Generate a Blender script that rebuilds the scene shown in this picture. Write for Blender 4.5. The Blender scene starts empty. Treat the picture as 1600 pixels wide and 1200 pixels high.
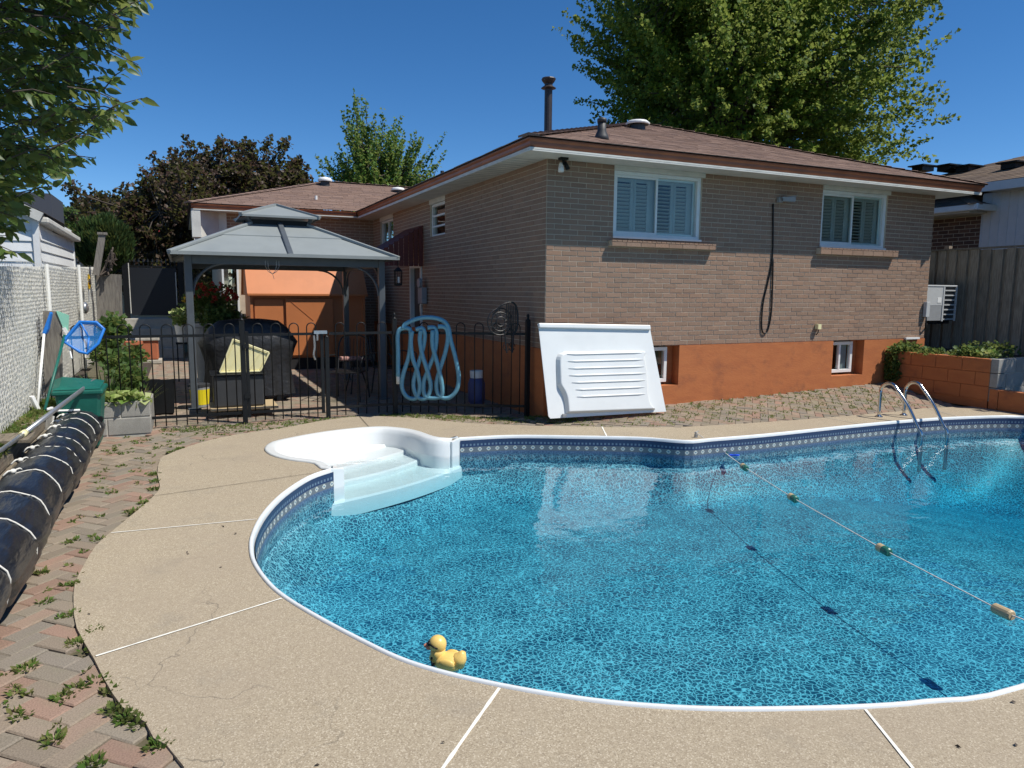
import bpy, math, random
import numpy as np
from mathutils import Vector, Matrix
from mathutils.geometry import tessellate_polygon
random.seed(7); rng=np.random.default_rng(7)
scene=bpy.context.scene; COL=scene.collection

# ---------------------------------------------------------------- camera, sky, sun, exposure
FL,PITCH,ROLL,EYE=1118.28,.1284,.0086,1.6
cF=np.array([0,math.cos(PITCH),-math.sin(PITCH)]); _U=np.array([0,math.sin(PITCH),math.cos(PITCH)]); _R=np.array([1.,0,0])
cR=_R*math.cos(ROLL)+_U*math.sin(ROLL); cU=-_R*math.sin(ROLL)+_U*math.cos(ROLL); cO=np.array([0,0,EYE])
cam=bpy.data.cameras.new('camera'); camo=bpy.data.objects.new('camera',cam); COL.objects.link(camo)
cam.sensor_width=36; cam.lens=36*FL/1600; cam.clip_start=.05; cam.clip_end=2000
camo.matrix_world=Matrix(((cR[0],cU[0],-cF[0],0),(cR[1],cU[1],-cF[1],0),(cR[2],cU[2],-cF[2],EYE),(0,0,0,1)))
scene.camera=camo
YAW=.4302; uu=np.array([math.cos(YAW),math.sin(YAW),0]); vv=np.array([-math.sin(YAW),math.cos(YAW),0]); CC=np.array([.4052,8.9966,0])
tosun=Vector(uu*.48-vv*.44+np.array([0,0,1.])).normalized()
sl=bpy.data.lights.new('sun','SUN'); sl.energy=5.0; sl.angle=math.radians(.5); sl.color=(1,.955,.87)
so=bpy.data.objects.new('sun',sl); COL.objects.link(so); so.rotation_euler=tosun.to_track_quat('Z','Y').to_euler()
world=bpy.data.worlds.new("World"); scene.world=world; world.use_nodes=True
wn=world.node_tree; bg=wn.nodes['Background']; sky=wn.nodes.new('ShaderNodeTexSky'); sky.sky_type='NISHITA'; sky.sun_disc=False
sky.sun_elevation=math.asin(tosun.z); sky.sun_rotation=math.atan2(tosun.x,tosun.y); sky.air_density=.7; sky.dust_density=0; sky.ozone_density=5; sky.altitude=150
hs=wn.nodes.new('ShaderNodeHueSaturation'); hs.inputs['Saturation'].default_value=1.22; wn.links.new(sky.outputs[0],hs.inputs['Color']); wn.links.new(hs.outputs[0],bg.inputs[0]); bg.inputs[1].default_value=.118
scene.view_settings.view_transform='Standard'; scene.view_settings.look='None'; scene.view_settings.gamma=1; scene.view_settings.exposure=.13
scene.view_settings.use_curve_mapping=False

# ---------------------------------------------------------------- geometry helpers
def ray(x,y): return cF+cR*(x-800)/FL-cU*(y-600)/FL
def G(x,y,z=0.):
    d=ray(x,y); return cO+d*(z-EYE)/d[2]
def HP(x,y,b=0.):                      # point on a plane parallel to the back wall -> (a,b,z)
    d=ray(x,y); t=((CC+vv*b-cO)@vv)/(d@vv); P=cO+d*t; return ((P-CC)@uu,b,P[2])
def LP(x,y,a=0.):                      # point on a plane parallel to the side wall -> (a,b,z)
    d=ray(x,y); t=((CC+uu*a-cO)@uu)/(d@uu); P=cO+d*t; return (a,(P-CC)@vv,P[2])
def YP(x,y,Y):                         # point at forward distance Y (world)
    d=ray(x,y); return cO+d*Y/d[1]
def H2W(a,b,z=0.): return CC+uu*a+vv*b+np.array([0,0,z])
def W2H(P): d=np.array(P)-CC; return (d@uu,d@vv,P[2])
def GH(x,y,z=0.): return W2H(G(x,y,z))

META={}
def tag(o,label=None,cat=None,group=None,kind=None):
    if label: o['label']=label
    if cat: o['category']=cat
    if group: o['group']=group
    if kind: o['kind']=kind
    return o
def place(o,frame,org):
    if frame=='H': o.location=H2W(*org); o.rotation_euler=(0,0,YAW)
    else: o.location=org
    META[o.name]=(frame,tuple(org))
def thing(name,label,cat,org=(0,0,0),frame='H',group=None):
    o=bpy.data.objects.new(name,None); COL.objects.link(o); o.empty_display_size=.2
    place(o,frame,org); return tag(o,label,cat,group)
def link(name,me,parent=None,frame='H',org=(0,0,0),mat=None,kind=None,label=None):
    o=bpy.data.objects.new(name,me); COL.objects.link(o)
    if parent is not None: o.parent=parent; META[o.name]=META[parent.name]
    else: place(o,frame,org)
    if mat is not None and len(me.materials)==0: me.materials.append(mat)
    if kind: o['kind']=kind
    if label: o['label']=label
    return o
class MB:
    def __init__(s): s.v=[]; s.f=[]; s.m=[]; s.uv=None; s.smooth=False; s.mi=0
    def add(s,vs,fs):
        n=len(s.v); s.v+= [tuple(p) for p in vs]; s.f+= [tuple(i+n for i in f) for f in fs]; s.m+=[s.mi]*len(fs); return s
    def box(s,x0,x1,y0,y1,z0,z1):
        return s.add([(x0,y0,z0),(x1,y0,z0),(x1,y1,z0),(x0,y1,z0),(x0,y0,z1),(x1,y0,z1),(x1,y1,z1),(x0,y1,z1)],
            [(0,3,2,1),(4,5,6,7),(0,1,5,4),(1,2,6,5),(2,3,7,6),(3,0,4,7)])
    def bar(s,p,q,w,h=None,up=(0,0,1)):
        h=w if h is None else h
        p=Vector(p);q=Vector(q);d=(q-p).normalized();up=Vector(up)
        if abs(d.dot(up))>.97: up=Vector((1,0,0))
        r=d.cross(up).normalized()*w/2; u=r.cross(d).normalized()*h/2
        vs=[p-r-u,p+r-u,p+r+u,p-r+u,q-r-u,q+r-u,q+r+u,q-r+u]
        return s.add(vs,[(0,1,2,3),(7,6,5,4),(0,4,5,1),(1,5,6,2),(2,6,7,3),(3,7,4,0)])
    def tube(s,pts,r,n=8,closed=False,cap=True):
        P=[Vector(p) for p in pts]; N=len(P); R=r if hasattr(r,'__len__') else [r]*N
        base=len(s.v); prev=None
        for i in range(N):
            if closed: t=(P[(i+1)%N]-P[i-1])
            else: t=P[min(i+1,N-1)]-P[max(i-1,0)]
            t.normalize()
            if prev is None:
                a=Vector((0,0,1)) if abs(t.z)<.9 else Vector((1,0,0)); x=t.cross(a).normalized()
            else: x=(prev-t*prev.dot(t)).normalized()
            prev=x; y=t.cross(x)
            for k in range(n):
                an=2*math.pi*k/n; s.v.append(tuple(P[i]+(x*math.cos(an)+y*math.sin(an))*R[i]))
        M=N if closed else N-1
        for i in range(M):
            j=(i+1)%N
            for k in range(n):
                k2=(k+1)%n; s.f.append((base+i*n+k,base+i*n+k2,base+j*n+k2,base+j*n+k)); s.m.append(s.mi)
        if cap and not closed:
            s.f.append(tuple(base+k for k in range(n))[::-1]); s.f.append(tuple(base+(N-1)*n+k for k in range(n))); s.m+=[s.mi]*2
        return s
    def lathe(s,prof,c=(0,0,0),n=20,axis='z',cap=True):
        base=len(s.v); c=Vector(c)
        for (r,h) in prof:
            for k in range(n):
                an=2*math.pi*k/n; p=(r*math.cos(an),r*math.sin(an),h)
                if axis=='y': p=(p[0],p[2],p[1])
                if axis=='x': p=(p[2],p[0],p[1])
                s.v.append(tuple(c+Vector(p)))
        for i in range(len(prof)-1):
            for k in range(n):
                k2=(k+1)%n; s.f.append((base+i*n+k,base+i*n+k2,base+(i+1)*n+k2,base+(i+1)*n+k)); s.m.append(s.mi)
        if cap:
            s.f.append(tuple(base+k for k in range(n))[::-1]); s.f.append(tuple(base+(len(prof)-1)*n+k for k in range(n))); s.m+=[s.mi]*2
        return s
    def ell(s,c,r,nu=16,nv=10,fn=None):
        base=len(s.v)
        for i in range(nv+1):
            th=math.pi*i/nv
            for k in range(nu):
                ph=2*math.pi*k/nu; d=(math.sin(th)*math.cos(ph),math.sin(th)*math.sin(ph),math.cos(th)); w=fn(d) if fn else 1
                s.v.append((c[0]+r[0]*d[0]*w,c[1]+r[1]*d[1]*w,c[2]+r[2]*d[2]*w))
        for i in range(nv):
            for k in range(nu):
                k2=(k+1)%nu; s.f.append((base+i*nu+k,base+(i+1)*nu+k,base+(i+1)*nu+k2,base+i*nu+k2)); s.m.append(s.mi)
        return s
    def mesh(s,name,mat=None,off=(0,0,0),smooth=None):
        me=bpy.data.meshes.new(name); o=np.array(off)
        V=np.array(s.v,dtype=float).reshape(-1,3)-o
        me.from_pydata(V.tolist(),[],s.f)
        mats=mat if isinstance(mat,(list,tuple)) else [mat]
        for m in mats: me.materials.append(m)
        if len(mats)>1: me.polygons.foreach_set('material_index',s.m)
        if (s.smooth if smooth is None else smooth): me.polygons.foreach_set('use_smooth',[True]*len(me.polygons))
        me.update(); return me
    def build(s,name,mat,parent=None,frame='H',org=(0,0,0),smooth=None,kind=None,label=None,bevel=0):
        if parent is not None: frame,org=META[parent.name]
        me=s.mesh(name,mat,org,smooth)
        o=link(name,me,parent,frame,org,None,kind,label)
        if bevel:
            b=o.modifiers.new('bevel','BEVEL'); b.width=bevel; b.segments=2; b.limit_method='ANGLE'; b.angle_limit=.7
        if s.uv is not None:
            l=me.uv_layers.new(name='UVMap'); l.data.foreach_set('uv',np.array(s.uv,dtype=np.float32).ravel())
        return o
def arc(c,r,a0,a1,n,plane='xz'):
    out=[]
    for i in range(n+1):
        t=math.radians(a0+(a1-a0)*i/n); x,y=r*math.cos(t),r*math.sin(t)
        out.append((c[0]+x,c[1],c[2]+y) if plane=='xz' else (c[0],c[1]+x,c[2]+y) if plane=='yz' else (c[0]+x,c[1]+y,c[2]))
    return out
def smooth_curve(P,n=4,closed=False):
    P=[np.array(p,float) for p in P]; out=[]; N=len(P); M=N if closed else N-1
    for i in range(M):
        p0=P[i-1] if (closed or i>0) else P[0]; p1=P[i]; p2=P[(i+1)%N]; p3=P[(i+2)%N] if (closed or i+2<N) else P[-1]
        for k in range(n):
            t=k/n; out.append(.5*((2*p1)+(-p0+p2)*t+(2*p0-5*p1+4*p2-p3)*t*t+(-p0+3*p1-3*p2+p3)*t**3))
    if not closed: out.append(P[-1])
    return out
def inpoly(x,y,poly):
    c=False; n=len(poly); j=n-1
    for i in range(n):
        xi,yi=poly[i][0],poly[i][1]; xj,yj=poly[j][0],poly[j][1]
        if (yi>y)!=(yj>y) and x<(xj-xi)*(y-yi)/(yj-yi)+xi: c=not c
        j=i
    return c

# ---------------------------------------------------------------- materials
def nodes(name):
    m=bpy.data.materials.new(name); m.use_nodes=True; return m,m.node_tree,m.node_tree.nodes['Principled BSDF']
def mixc(nt,a,b,fac,mode='MIX'):
    n=nt.nodes.new('ShaderNodeMix'); n.data_type='RGBA'; n.blend_type=mode
    for s,x in ((n.inputs[0],fac),(n.inputs[6],a),(n.inputs[7],b)):
        if isinstance(x,(int,float)): s.default_value=x
        elif isinstance(x,tuple): s.default_value=(x[0],x[1],x[2],1)
        else: nt.links.new(x,s)
    return n.outputs[2]
def math_(nt,op,a,b=None,c=None,clamp=False):
    n=nt.nodes.new('ShaderNodeMath'); n.operation=op; n.use_clamp=clamp
    for i,x in enumerate((a,b,c)):
        if x is None: continue
        if isinstance(x,(int,float)): n.inputs[i].default_value=x
        else: nt.links.new(x,n.inputs[i])
    return n.outputs[0]
def ramp(nt,x,a,b):
    n=nt.nodes.new('ShaderNodeMapRange'); n.inputs[1].default_value=a; n.inputs[2].default_value=b; n.interpolation_type='SMOOTHSTEP'
    nt.links.new(x,n.inputs[0]); return n.outputs[0]
def noise(nt,scale,detail=3,rough=.55,vec=None,coord='Object',stretch=None):
    if vec is None:
        tc=nt.nodes.new('ShaderNodeTexCoord'); vec=tc.outputs[coord]
    if stretch:
        mp=nt.nodes.new('ShaderNodeMapping'); mp.inputs['Scale'].default_value=stretch; nt.links.new(vec,mp.inputs[0]); vec=mp.outputs[0]
    n=nt.nodes.new('ShaderNodeTexNoise'); n.inputs['Scale'].default_value=scale; n.inputs['Detail'].default_value=detail; n.inputs['Roughness'].default_value=rough
    nt.links.new(vec,n.inputs['Vector']); return n.outputs[0]
def bump(nt,h,strength,dist=.01):
    n=nt.nodes.new('ShaderNodeBump'); n.inputs['Strength'].default_value=strength; n.inputs['Distance'].default_value=dist
    nt.links.new(h,n.inputs['Height']); return n.outputs[0]
def rnd(nt):                       # one random value for each piece, single or joined
    g=nt.nodes.new('ShaderNodeNewGeometry'); o=nt.nodes.new('ShaderNodeObjectInfo')
    return math_(nt,'FRACT',math_(nt,'ADD',g.outputs['Random Per Island'],o.outputs['Random']))
def mat(name,col,rough=.6,metal=0,var=.0,vscale=8,col2=None,bumps=0,bscale=60,piece=0,stretch=None,spec=.5,fine=0,bdist=.004,dirt=None,dscale=2.5):
    m,nt,p=nodes(name); c=col
    src=None
    if col2 is not None or var:
        b=col2 if col2 is not None else tuple(x*(1-var) for x in col)
        src=mixc(nt,col,b,ramp(nt,noise(nt,vscale,4,.6,stretch=stretch),.35,.68))
    if dirt is not None:
        src=mixc(nt,src if src is not None else col,dirt,math_(nt,'MULTIPLY',ramp(nt,noise(nt,dscale,5,.65),.5,.75),.6))
    if fine:
        src=mixc(nt,src if src is not None else col,(0,0,0),math_(nt,'MULTIPLY',ramp(nt,noise(nt,bscale*1.7,2,.5),.3,.7),fine))
    if piece:
        v=rnd(nt); f=math_(nt,'ADD',math_(nt,'MULTIPLY',v,2*piece),1-piece)
        src0=src if src is not None else col
        n=nt.nodes.new('ShaderNodeHueSaturation'); 
        if isinstance(src0,tuple): n.inputs['Color'].default_value=(*src0,1)
        else: nt.links.new(src0,n.inputs['Color'])
        nt.links.new(f,n.inputs['Value']); src=n.outputs[0]
    if src is None: p.inputs['Base Color'].default_value=(*col,1)
    else: nt.links.new(src,p.inputs['Base Color'])
    p.inputs['Roughness'].default_value=rough; p.inputs['Metallic'].default_value=metal; p.inputs['Specular IOR Level'].default_value=spec
    if bumps: nt.links.new(bump(nt,noise(nt,bscale,3,.6,stretch=stretch),bumps,bdist),p.inputs['Normal'])
    return m
def pieces_mat(name,cols,rough=.85,bumps=.5,bscale=90,spec=.25,grain=.25,hsv=.12,dirt=None,dscale=1.2):  # colour picked piece by piece
    m,nt,p=nodes(name); v=rnd(nt)
    cr=nt.nodes.new('ShaderNodeValToRGB'); cr.color_ramp.interpolation='CONSTANT'
    els=cr.color_ramp.elements
    for i,c in enumerate(cols):
        e=els[0] if i==0 else els.new(i/len(cols)); e.position=i/len(cols); e.color=(*c,1)
    while len(els)>len(cols): els.remove(els[-1])
    nt.links.new(v,cr.inputs[0])
    f=math_(nt,'ADD',math_(nt,'MULTIPLY',math_(nt,'FRACT',math_(nt,'MULTIPLY',v,37.3)),2*hsv),1-hsv)
    n=nt.nodes.new('ShaderNodeHueSaturation'); nt.links.new(cr.outputs[0],n.inputs['Color']); nt.links.new(f,n.inputs['Value'])
    c=mixc(nt,n.outputs[0],(0,0,0),math_(nt,'MULTIPLY',ramp(nt,noise(nt,bscale,3,.6),.35,.7),grain))
    if dirt: c=mixc(nt,c,dirt,math_(nt,'MULTIPLY',ramp(nt,noise(nt,dscale,4,.6),.48,.7),.6))
    nt.links.new(c,p.inputs['Base Color']); p.inputs['Roughness'].default_value=rough; p.inputs['Specular IOR Level'].default_value=spec
    nt.links.new(bump(nt,noise(nt,bscale,3,.6),bumps,.003),p.inputs['Normal'])
    return m
def leaf_mat(name,cols,rough=.45,trans=.35,spec=.4):
    m,nt,p=nodes(name); g=nt.nodes.new('ShaderNodeNewGeometry')
    cr=nt.nodes.new('ShaderNodeValToRGB'); els=cr.color_ramp.elements
    for i,c in enumerate(cols):
        e=els[i] if i<2 else els.new(1); e.position=i/(len(cols)-1); e.color=(*c,1)
    nt.links.new(g.outputs['Random Per Island'],cr.inputs[0])
    c=mixc(nt,cr.outputs[0],tuple(x*.6 for x in cols[0]),math_(nt,'MULTIPLY',ramp(nt,noise(nt,.9,2),.4,.62),.5))
    nt.links.new(c,p.inputs['Base Color']); p.inputs['Roughness'].default_value=rough+.1; p.inputs['Specular IOR Level'].default_value=spec*.6
    t=nt.nodes.new('ShaderNodeBsdfTranslucent'); b2=mixc(nt,c,(.9,1,.3),.35); nt.links.new(b2,t.inputs[0])
    ms=nt.nodes.new('ShaderNodeMixShader'); ms.inputs[0].default_value=trans
    out=nt.nodes['Material Output']; nt.links.new(p.outputs[0],ms.inputs[1]); nt.links.new(t.outputs[0],ms.inputs[2]); nt.links.new(ms.outputs[0],out.inputs[0])
    return m
M={}
M['brick']=pieces_mat('brown_brick',[(.310,.202,.142),(.322,.210,.148),(.297,.193,.136),(.326,.205,.141),(.310,.207,.149)],hsv=.07,bumps=.7)
M['mortar']=mat('mortar',(.54,.455,.345),.9,var=.10,vscale=12,bumps=.4,bscale=150)
M['brick_far']=pieces_mat('neighbour_brick',[(.13,.075,.055),(.15,.085,.06),(.11,.065,.05)])
M['found']=mat('orange_foundation_paint',(.45,.148,.046),.75,col2=(.40,.125,.040),vscale=3,bumps=.45,bscale=22,bdist=.006,stretch=(1,1,3),dirt=(.20,.07,.035),dscale=3)
_m=M['found']; _nt=_m.node_tree; _p=_nt.nodes['Principled BSDF']; _l=_p.inputs['Base Color'].links[0].from_socket
_f=math_(_nt,'MULTIPLY',ramp(_nt,noise(_nt,17,4,.7),.70,.74),.75); _nt.links.new(mixc(_nt,_l,(.42,.33,.26),_f),_p.inputs['Base Color'])
M['gutter']=mat('rust_brown_aluminium',(.33,.105,.045),.45,var=.25,vscale=3,spec=.5)
M['soffit']=mat('cream_soffit',(.62,.61,.56),.6,var=.15,vscale=4,stretch=(1,1,1))
M['white']=mat('white_paint',(.78,.78,.76),.45,var=.08,vscale=9)
M['winframe']=mat('white_vinyl_frame',(.70,.73,.72),.35,var=.06)
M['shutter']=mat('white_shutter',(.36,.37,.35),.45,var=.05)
M['shingle']=pieces_mat('brown_shingle',[(.262,.180,.146),(.285,.196,.158),(.24,.166,.138),(.27,.182,.144)],.95,.8,160,.1,.35,.10)
M['shingle_grey']=pieces_mat('grey_brown_shingle',[(.20,.15,.115),(.17,.13,.105),(.22,.165,.125)],.95,.8,120,.1,.35,.12)
M['roofdeck']=mat('roof_underlay',(.06,.04,.035),.95)
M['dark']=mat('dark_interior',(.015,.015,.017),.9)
M['black']=mat('black_powder_coat',(.008,.009,.010),.5,var=.2,vscale=30,spec=.3)
M['blackcloth']=mat('black_vinyl_cover',(.022,.023,.026),.5,var=.3,vscale=6,bumps=.6,bscale=9,bdist=.03)
M['steel']=mat('stainless_steel',(.62,.62,.60),.16,1,var=.08,vscale=20)
M['alu']=mat('brushed_aluminium_pole',(.5,.51,.52),.35,.8,var=.12,vscale=20)
M['gaz']=mat('slate_grey_gazebo_frame',(.085,.098,.11),.45,var=.12)
M['gazroof']=mat('grey_gazebo_roof_sheet',(.25,.275,.275),.5,var=.08,vscale=2.5,bumps=.1,bscale=4,bdist=.02,dirt=(.19,.215,.225),dscale=1.5)
M['orangeshed']=mat('orange_steel_shed',(.53,.18,.058),.55,var=.10,vscale=2,bumps=.1,bscale=3,bdist=.02)
M['fibre']=mat('white_fibreglass',(.70,.72,.71),.3,var=.06,vscale=2,spec=.5)
M['coping']=mat('white_coping',(.72,.74,.74),.3,var=.06,vscale=5,dirt=(.62,.64,.62),dscale=9)
M['weath']=mat('weathered_grey_wood',(.22,.20,.17),.9,col2=(.13,.115,.10),vscale=10,bumps=.8,bscale=30,stretch=(6,6,.5),piece=.12)
M['fencewood']=mat('dark_grey_fence_board',(.36,.29,.215),.9,col2=(.21,.165,.12),vscale=9,bumps=.8,bscale=30,stretch=(7,7,.5),piece=.22)
M['beam']=mat('old_timber_beam',(.23,.19,.14),.9,col2=(.12,.10,.07),vscale=8,bumps=.8,bscale=25,stretch=(5,.5,5),piece=.10,dirt=(.16,.08,.05),dscale=4)
M['block']=mat('grey_concrete_block',(.36,.345,.31),.9,var=.2,vscale=5,bumps=.6,bscale=120,piece=.06,fine=.25)
M['mortarg']=mat('pale_block_mortar',(.50,.47,.40),.9,var=.2)
M['greenbin']=mat('dark_green_plastic',(.006,.115,.085),.45,var=.15,vscale=10,dirt=(.02,.09,.07))
M['blueplastic']=mat('blue_plastic',(.012,.18,.62),.4,var=.1,vscale=14)
M['hose']=mat('pale_blue_hose',(.13,.33,.43),.4,var=.15,vscale=30)
M['soil']=mat('dark_soil',(.055,.042,.030),.95,var=.4,vscale=20,bumps=.8,bscale=60)
M['dryweed']=mat('mossy_joint_soil',(.11,.092,.055),.95,col2=(.065,.062,.03),vscale=5,bumps=.8,bscale=90)
M['ground']=mat('ground_soil_grass',(.07,.085,.03),.95,col2=(.11,.09,.055),vscale=1.3,bumps=.8,bscale=40)
M['paver']=pieces_mat('paving_brick',[(.29,.235,.18),(.275,.225,.172),(.30,.215,.163),(.25,.215,.175),(.31,.205,.155),(.30,.24,.182),(.265,.225,.175)],.9,.7,140,.15,.28,.12,dirt=(.21,.195,.13),dscale=1.7)
M['terracotta']=mat('terracotta',(.42,.13,.06),.8,var=.15)
M['cream']=mat('cream_plastic',(.80,.74,.42),.4,var=.06)
M['greyplastic']=mat('charcoal_plastic',(.04,.042,.045),.55,var=.15)
M['yellow']=mat('yellow_plastic',(.75,.62,.02),.45)
M['bark']=mat('bark',(.09,.07,.055),.95,var=.4,vscale=12,bumps=.9,bscale=30,stretch=(3,3,.6))
M['grey']=mat('grey_metal',(.3,.31,.32),.5,var=.1)
M['acgrey']=mat('pale_grey_steel_casing',(.50,.51,.51),.45,var=.06)
M['rope']=mat('white_rope',(.70,.68,.62),.8,var=.2,vscale=60)
M['red']=mat('red_roof_tile',(.42,.03,.03),.7,var=.2)
M['beige']=mat('beige_stucco',(.55,.50,.38),.85,var=.08)
M['siding']=mat('white_siding',(.76,.77,.76),.5,var=.06,vscale=4,dirt=(.6,.6,.57))
M['blue_siding']=mat('pale_vertical_siding',(.62,.64,.66),.55,var=.05)
M['burg']=mat('burgundy_awning',(.13,.03,.025),.6,var=.2)
M['duck']=mat('pale_yellow_rubber',(.80,.55,.16),.35,var=.04)
M['pink']=mat('faded_orange_rubber',(.62,.24,.14),.4)
M['floatg']=mat('green_float',(.02,.14,.10),.35)
M['floatt']=mat('tan_float',(.50,.38,.22),.5)
M['darkstone']=mat('dark_wrought_iron',(.01,.01,.011),.5)
M['brownpipe']=mat('brown_steel_flue',(.035,.026,.026),.5,var=.3)
M['conc']=mat('pale_concrete',(.45,.42,.36),.85,var=.2,bumps=.3)
M['caulk']=mat('white_joint_caulk',(.82,.80,.72),.7,var=.12,vscale=20)
M['caulkd']=mat('dark_joint',(.10,.085,.06),.9)
M['slat']=mat('white_fence_slat',(.82,.81,.76),.55,piece=.06,dirt=(.62,.61,.55),dscale=2.2)
M['galv']=mat('galvanised_steel',(.4,.4,.39),.5,.5,var=.1)
M['leaf_maple']=leaf_mat('maple_leaf',[(.038,.09,.008),(.07,.15,.012),(.13,.215,.014),(.21,.28,.02)],.5)
M['leaf_tree2']=leaf_mat('bright_green_leaf',[(.055,.13,.022),(.09,.19,.028),(.16,.27,.04)],.45)
M['leaf_purple']=leaf_mat('purple_maple_leaf',[(.035,.018,.014),(.055,.028,.02),(.075,.045,.026),(.05,.045,.018)],.4,.15)
M['leaf_near']=leaf_mat('pointed_green_leaf',[(.035,.075,.015),(.055,.11,.02),(.10,.16,.03)],.32,.35,.6)
M['leaf_cyp']=leaf_mat('cypress_needle',[(.018,.045,.012),(.035,.07,.015),(.06,.095,.02)],.6,.15)
M['leaf_dark']=leaf_mat('shrub_leaf',[(.03,.07,.015),(.06,.12,.03),(.10,.17,.05)],.45,.3)
M['leaf_pale']=leaf_mat('variegated_hosta_leaf',[(.16,.28,.05),(.35,.42,.14),(.55,.58,.30)],.5,.25)
M['leaf_weed']=leaf_mat('weed_leaf',[(.06,.13,.02),(.10,.18,.03),(.16,.17,.05),(.20,.17,.08)],.6,.3)
M['petal_red']=leaf_mat('red_petal',[(.32,.01,.02),(.5,.02,.03),(.6,.05,.08)],.5,.2)
M['petal_yellow']=leaf_mat('yellow_petal',[(.7,.4,.02),(.8,.55,.03)],.5,.2)
def deck_mat():
    m,nt,p=nodes('exposed_aggregate_concrete')
    n1=noise(nt,170,2,.6); n2=noise(nt,60,3,.6); n3=noise(nt,.9,4,.6); 
    vo=nt.nodes.new('ShaderNodeTexVoronoi'); vo.inputs['Scale'].default_value=210; tc=nt.nodes.new('ShaderNodeTexCoord'); nt.links.new(tc.outputs['Object'],vo.inputs[0])
    sep=nt.nodes.new('ShaderNodeSeparateColor'); nt.links.new(vo.outputs['Color'],sep.inputs[0])
    c=mixc(nt,(.295,.238,.165),(.42,.355,.255),sep.outputs[0])
    c=mixc(nt,c,(.17,.13,.09),math_(nt,'MULTIPLY',ramp(nt,sep.outputs[1],.84,.95),.5))
    c=mixc(nt,c,(.66,.58,.45),math_(nt,'MULTIPLY',ramp(nt,sep.outputs[2],.86,.96),.5))
    c=mixc(nt,c,(.33,.27,.20),math_(nt,'MULTIPLY',ramp(nt,n3,.42,.66),.45))
    c=mixc(nt,c,(.20,.18,.15),math_(nt,'MULTIPLY',ramp(nt,noise(nt,2.6,6,.72),.52,.74),.30))
    ck=nt.nodes.new('ShaderNodeTexVoronoi'); ck.feature='DISTANCE_TO_EDGE'; ck.inputs['Scale'].default_value=.55; nz=nt.nodes.new('ShaderNodeTexNoise'); nz.inputs['Scale'].default_value=3; nz.inputs['Detail'].default_value=6; nt.links.new(tc.outputs['Object'],nz.inputs['Vector'])
    vm=nt.nodes.new('ShaderNodeVectorMath'); vm.operation='MULTIPLY_ADD'; vm.inputs[1].default_value=(.5,.5,.5); nt.links.new(nz.outputs[1],vm.inputs[0]); nt.links.new(tc.outputs['Object'],vm.inputs[2]); nt.links.new(vm.outputs[0],ck.inputs['Vector'])
    line=math_(nt,'LESS_THAN',ck.outputs['Distance'],.0022); c=mixc(nt,c,(.13,.11,.085),math_(nt,'MULTIPLY',math_(nt,'MULTIPLY',line,ramp(nt,noise(nt,1.1,2),.5,.6)),.55))
    nt.links.new(c,p.inputs['Base Color']); p.inputs['Roughness'].default_value=.85; p.inputs['Specular IOR Level'].default_value=.25
    nt.links.new(bump(nt,n1,.5,.003),p.inputs['Normal']); return m
M['deck']=deck_mat()
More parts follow.
